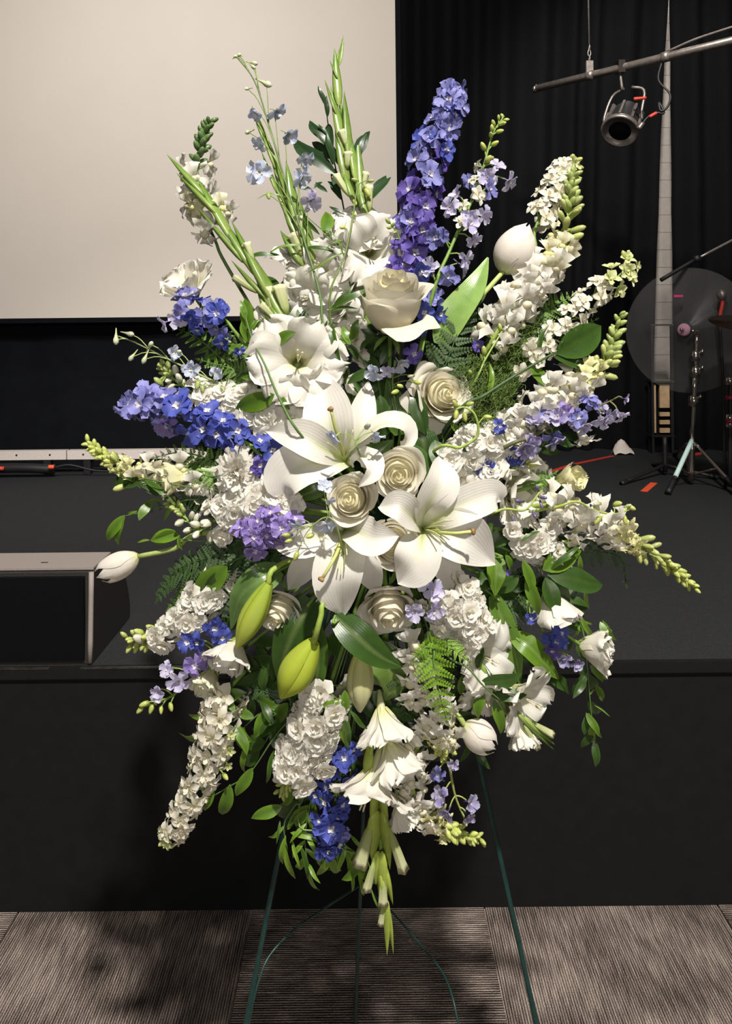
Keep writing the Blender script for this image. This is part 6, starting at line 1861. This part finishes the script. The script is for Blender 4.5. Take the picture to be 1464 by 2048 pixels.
branch('curling ruscus end beside the hanging gladiolus tip', [(600, 1600, .02), (640, 1665, .0), (690, 1700, -.005), (730, 1715, -.01), (742, 1745, -.01)],
       [(640, 1685, 660, 1765, 'slim'), (650, 1690, 690, 1765, 'slim'), (692, 1690, 680, 1750, 'slim'), (725, 1725, 680, 1758, 'ruscus'), (690, 1700, 700, 1760, 'slim'), (742, 1745, 735, 1800, 'slim'), (740, 1770, 756, 1850, 'thread'), (700, 1670, 730, 1700, 'slim'), (660, 1690, 665, 1720, 'ruscusdark'), (670, 1690, 640, 1770, 'slim')], 'slim', -.002, 15, r=.0011, col=(.16, .26, .06))
branch('upright slim leaves left of the half white lily bud', [(700, 1480, .03), (690, 1430, .01), (680, 1390, .0)], [(690, 1380, 685, 1425, 'broad'), (688, 1395, 635, 1425, 'slim'), (680, 1440, 690, 1510, 'slim'), (672, 1440, 668, 1520, 'slim'), (680, 1420, 715, 1500, 'slimdark'), (595, 1455, 665, 1430, 'slim', -.01), (700, 1420, 740, 1460, 'slimdark')], 'slim', -.014, 16, r=.0011)
branch('green leaves beneath the tall ivory rose', [(760, 780, .03), (725, 720, .01), (705, 690, .0)], [(700, 690, 690, 650, 'broad'), (705, 680, 720, 640, 'broad'), (720, 700, 745, 670, 'ruscusdark'), (700, 680, 660, 690, 'ruscus'), (715, 720, 690, 680, 'ruscusdark'), (735, 740, 700, 770, 'ruscusdark')], 'ruscus', .0, 17)
branch('lobed slender leaves left of the tall ivory rose', [(690, 720, .02), (665, 650, .0), (660, 620, .0)], [(660, 618, 735, 565, 'slimdark'), (662, 615, 710, 590, 'slimdark'), (655, 625, 715, 608, 'slimdark'), (665, 615, 705, 565, 'slimdark'), (655, 640, 640, 690, 'slimdark'), (660, 640, 680, 720, 'slimdark'), (640, 640, 600, 655, 'slimdark')], 'slimdark', -.004, 18, r=.0012)
branch('green leaves between the roses and right fern', [(880, 900, .03), (880, 860, .02)], [(830, 860, 800, 815, 'ruscus'), (850, 870, 820, 770, 'ruscusdark'), (925, 870, 905, 840, 'ruscus'), (900, 880, 860, 930, 'lemon'), (870, 880, 890, 940, 'lemon'), (780, 840, 800, 850, 'ruscus'), (760, 790, 770, 850, 'lemon'), (830, 890, 850, 960, 'lemon')], 'ruscusdark', .012, 19)

auto_branch('dark trailing ruscus stem at far right below the drooping lisianthus', [(1070, 1200, .02), (1130, 1250, .012), (1165, 1330, .01), (1178, 1420, .01), (1190, 1480, .01)], 13, 46, 'ruscusdark', .008, 71, spread=.7, r=.0011, group=RG)
auto_branch('slender trailing ruscus hanging left of the bottom blue delphinium', [(640, 1540, .02), (620, 1610, .0), (610, 1680, .0), (618, 1740, .0)], 12, 60, 'slim', .006, 72, spread=.6, r=.0011, group=RG)
auto_branch('slender trailing ruscus below the bottom blue delphinium', [(650, 1600, .02), (668, 1680, .004), (700, 1720, .0), (716, 1750, .0)], 10, 58, 'slim', .008, 73, spread=.8, r=.0011, group=RG)
auto_branch('leafy ruscus stem beside the drooping larkspur', [(600, 1400, .03), (530, 1420, .012), (470, 1470, .01), (420, 1500, .01)], 9, 56, 'ruscus', .012, 74, spread=.9, r=.0011, group=RG)
# filler leaves in the depth of the spray
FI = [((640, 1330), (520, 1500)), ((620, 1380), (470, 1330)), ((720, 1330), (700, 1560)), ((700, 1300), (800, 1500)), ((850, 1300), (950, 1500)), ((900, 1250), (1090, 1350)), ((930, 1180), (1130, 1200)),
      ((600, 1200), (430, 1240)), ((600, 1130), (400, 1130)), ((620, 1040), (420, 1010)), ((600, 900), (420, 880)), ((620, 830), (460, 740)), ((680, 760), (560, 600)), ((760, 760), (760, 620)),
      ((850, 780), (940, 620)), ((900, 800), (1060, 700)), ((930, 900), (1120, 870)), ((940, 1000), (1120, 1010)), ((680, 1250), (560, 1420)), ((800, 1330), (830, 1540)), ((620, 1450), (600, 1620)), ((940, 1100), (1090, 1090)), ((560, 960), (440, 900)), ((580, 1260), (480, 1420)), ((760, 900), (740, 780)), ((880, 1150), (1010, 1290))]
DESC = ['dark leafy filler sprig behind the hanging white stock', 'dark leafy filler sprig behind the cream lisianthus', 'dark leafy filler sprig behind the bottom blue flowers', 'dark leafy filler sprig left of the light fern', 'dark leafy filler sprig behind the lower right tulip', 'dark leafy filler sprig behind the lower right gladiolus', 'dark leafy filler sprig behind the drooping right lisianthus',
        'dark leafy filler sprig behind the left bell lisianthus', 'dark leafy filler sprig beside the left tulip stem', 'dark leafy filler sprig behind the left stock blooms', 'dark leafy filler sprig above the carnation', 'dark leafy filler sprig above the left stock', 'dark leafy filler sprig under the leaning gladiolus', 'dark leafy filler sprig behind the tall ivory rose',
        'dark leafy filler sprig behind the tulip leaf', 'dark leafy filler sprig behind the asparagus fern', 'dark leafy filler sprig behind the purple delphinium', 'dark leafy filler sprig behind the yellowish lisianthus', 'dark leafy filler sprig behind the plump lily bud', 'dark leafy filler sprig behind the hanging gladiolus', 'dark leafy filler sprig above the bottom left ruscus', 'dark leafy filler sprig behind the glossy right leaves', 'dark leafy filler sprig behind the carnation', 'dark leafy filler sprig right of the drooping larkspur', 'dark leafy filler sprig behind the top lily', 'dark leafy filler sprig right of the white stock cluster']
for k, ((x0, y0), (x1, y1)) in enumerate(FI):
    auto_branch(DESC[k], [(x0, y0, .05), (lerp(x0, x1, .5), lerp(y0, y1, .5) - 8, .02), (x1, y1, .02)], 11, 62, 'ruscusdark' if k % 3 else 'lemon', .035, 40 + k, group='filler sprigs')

# ferns
fern('light green fern frond hanging over the white snapdragon', [(860, 1270, .0), (868, 1330, -.035), (882, 1400, -.035), (893, 1440, -.03)], 62, 'fernlight', -.012, 1, 10)
fern('small light fern tip left of the light hanging frond', [(870, 1275, .0), (850, 1295, -.03), (825, 1320, -.03)], 34, 'fernlight', -.012, 2, 7)
fern('light fern tip spreading right below the stock cluster', [(880, 1270, .0), (910, 1300, -.03), (940, 1325, -.03)], 34, 'fernlight', -.01, 22, 7)
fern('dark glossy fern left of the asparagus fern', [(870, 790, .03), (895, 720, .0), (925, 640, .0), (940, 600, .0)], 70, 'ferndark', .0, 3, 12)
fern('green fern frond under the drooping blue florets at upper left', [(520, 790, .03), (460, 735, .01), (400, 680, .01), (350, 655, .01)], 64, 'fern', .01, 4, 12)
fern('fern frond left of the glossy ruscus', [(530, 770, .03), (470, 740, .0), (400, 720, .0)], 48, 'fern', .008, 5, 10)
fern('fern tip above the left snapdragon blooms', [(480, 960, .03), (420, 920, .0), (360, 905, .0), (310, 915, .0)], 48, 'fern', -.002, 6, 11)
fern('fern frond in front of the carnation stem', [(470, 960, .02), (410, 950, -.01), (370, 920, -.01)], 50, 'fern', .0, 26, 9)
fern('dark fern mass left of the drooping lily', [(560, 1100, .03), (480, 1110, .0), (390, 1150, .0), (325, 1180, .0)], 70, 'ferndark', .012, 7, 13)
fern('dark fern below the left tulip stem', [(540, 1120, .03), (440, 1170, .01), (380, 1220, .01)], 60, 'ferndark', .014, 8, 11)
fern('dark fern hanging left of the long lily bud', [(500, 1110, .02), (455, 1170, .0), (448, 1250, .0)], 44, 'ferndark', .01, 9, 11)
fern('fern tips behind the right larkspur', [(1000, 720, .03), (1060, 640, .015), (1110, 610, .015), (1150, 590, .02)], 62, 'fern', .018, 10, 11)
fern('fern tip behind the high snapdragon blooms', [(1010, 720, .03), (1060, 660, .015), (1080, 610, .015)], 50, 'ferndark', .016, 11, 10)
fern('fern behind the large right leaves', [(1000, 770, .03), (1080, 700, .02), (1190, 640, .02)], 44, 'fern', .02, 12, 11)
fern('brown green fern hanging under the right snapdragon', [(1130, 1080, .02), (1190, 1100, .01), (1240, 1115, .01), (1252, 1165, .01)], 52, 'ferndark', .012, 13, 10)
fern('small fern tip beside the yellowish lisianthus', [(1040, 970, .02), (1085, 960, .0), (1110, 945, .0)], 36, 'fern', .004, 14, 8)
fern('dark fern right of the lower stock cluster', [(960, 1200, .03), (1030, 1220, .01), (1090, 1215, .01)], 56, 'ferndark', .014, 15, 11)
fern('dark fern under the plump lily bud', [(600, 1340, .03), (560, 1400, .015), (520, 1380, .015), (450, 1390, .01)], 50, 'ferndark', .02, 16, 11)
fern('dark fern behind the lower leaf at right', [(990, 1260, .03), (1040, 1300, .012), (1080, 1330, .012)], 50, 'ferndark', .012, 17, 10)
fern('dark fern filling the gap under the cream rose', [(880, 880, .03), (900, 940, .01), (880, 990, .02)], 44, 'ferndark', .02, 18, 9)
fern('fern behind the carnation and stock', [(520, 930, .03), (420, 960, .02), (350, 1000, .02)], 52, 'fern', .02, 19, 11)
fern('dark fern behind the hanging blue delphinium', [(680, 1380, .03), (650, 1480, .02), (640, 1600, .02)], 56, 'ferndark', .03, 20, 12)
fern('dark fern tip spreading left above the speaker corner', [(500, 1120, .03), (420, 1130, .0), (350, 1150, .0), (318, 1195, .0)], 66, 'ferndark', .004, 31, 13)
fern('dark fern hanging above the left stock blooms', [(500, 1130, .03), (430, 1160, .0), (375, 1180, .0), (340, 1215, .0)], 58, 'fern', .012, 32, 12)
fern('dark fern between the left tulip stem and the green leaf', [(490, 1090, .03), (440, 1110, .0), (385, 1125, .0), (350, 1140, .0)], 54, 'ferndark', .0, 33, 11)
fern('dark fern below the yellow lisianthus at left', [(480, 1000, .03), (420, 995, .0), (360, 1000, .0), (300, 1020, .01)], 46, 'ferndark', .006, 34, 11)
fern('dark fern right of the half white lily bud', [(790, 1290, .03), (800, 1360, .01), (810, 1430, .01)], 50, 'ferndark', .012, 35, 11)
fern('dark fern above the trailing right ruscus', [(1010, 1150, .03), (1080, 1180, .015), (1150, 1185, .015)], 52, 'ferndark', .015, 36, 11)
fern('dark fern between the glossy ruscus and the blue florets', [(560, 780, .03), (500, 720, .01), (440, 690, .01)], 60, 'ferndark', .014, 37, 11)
tendrils('fluffy asparagus fern threads between the cream rose and snapdragon', [(950, 755, 42, 420), (1000, 770, 38, 330), (985, 810, 42, 300), (960, 850, 36, 200), (1040, 640, 34, 160), (1010, 690, 36, 180), (1060, 700, 30, 120), (1030, 710, 34, 150)], .01, 3)
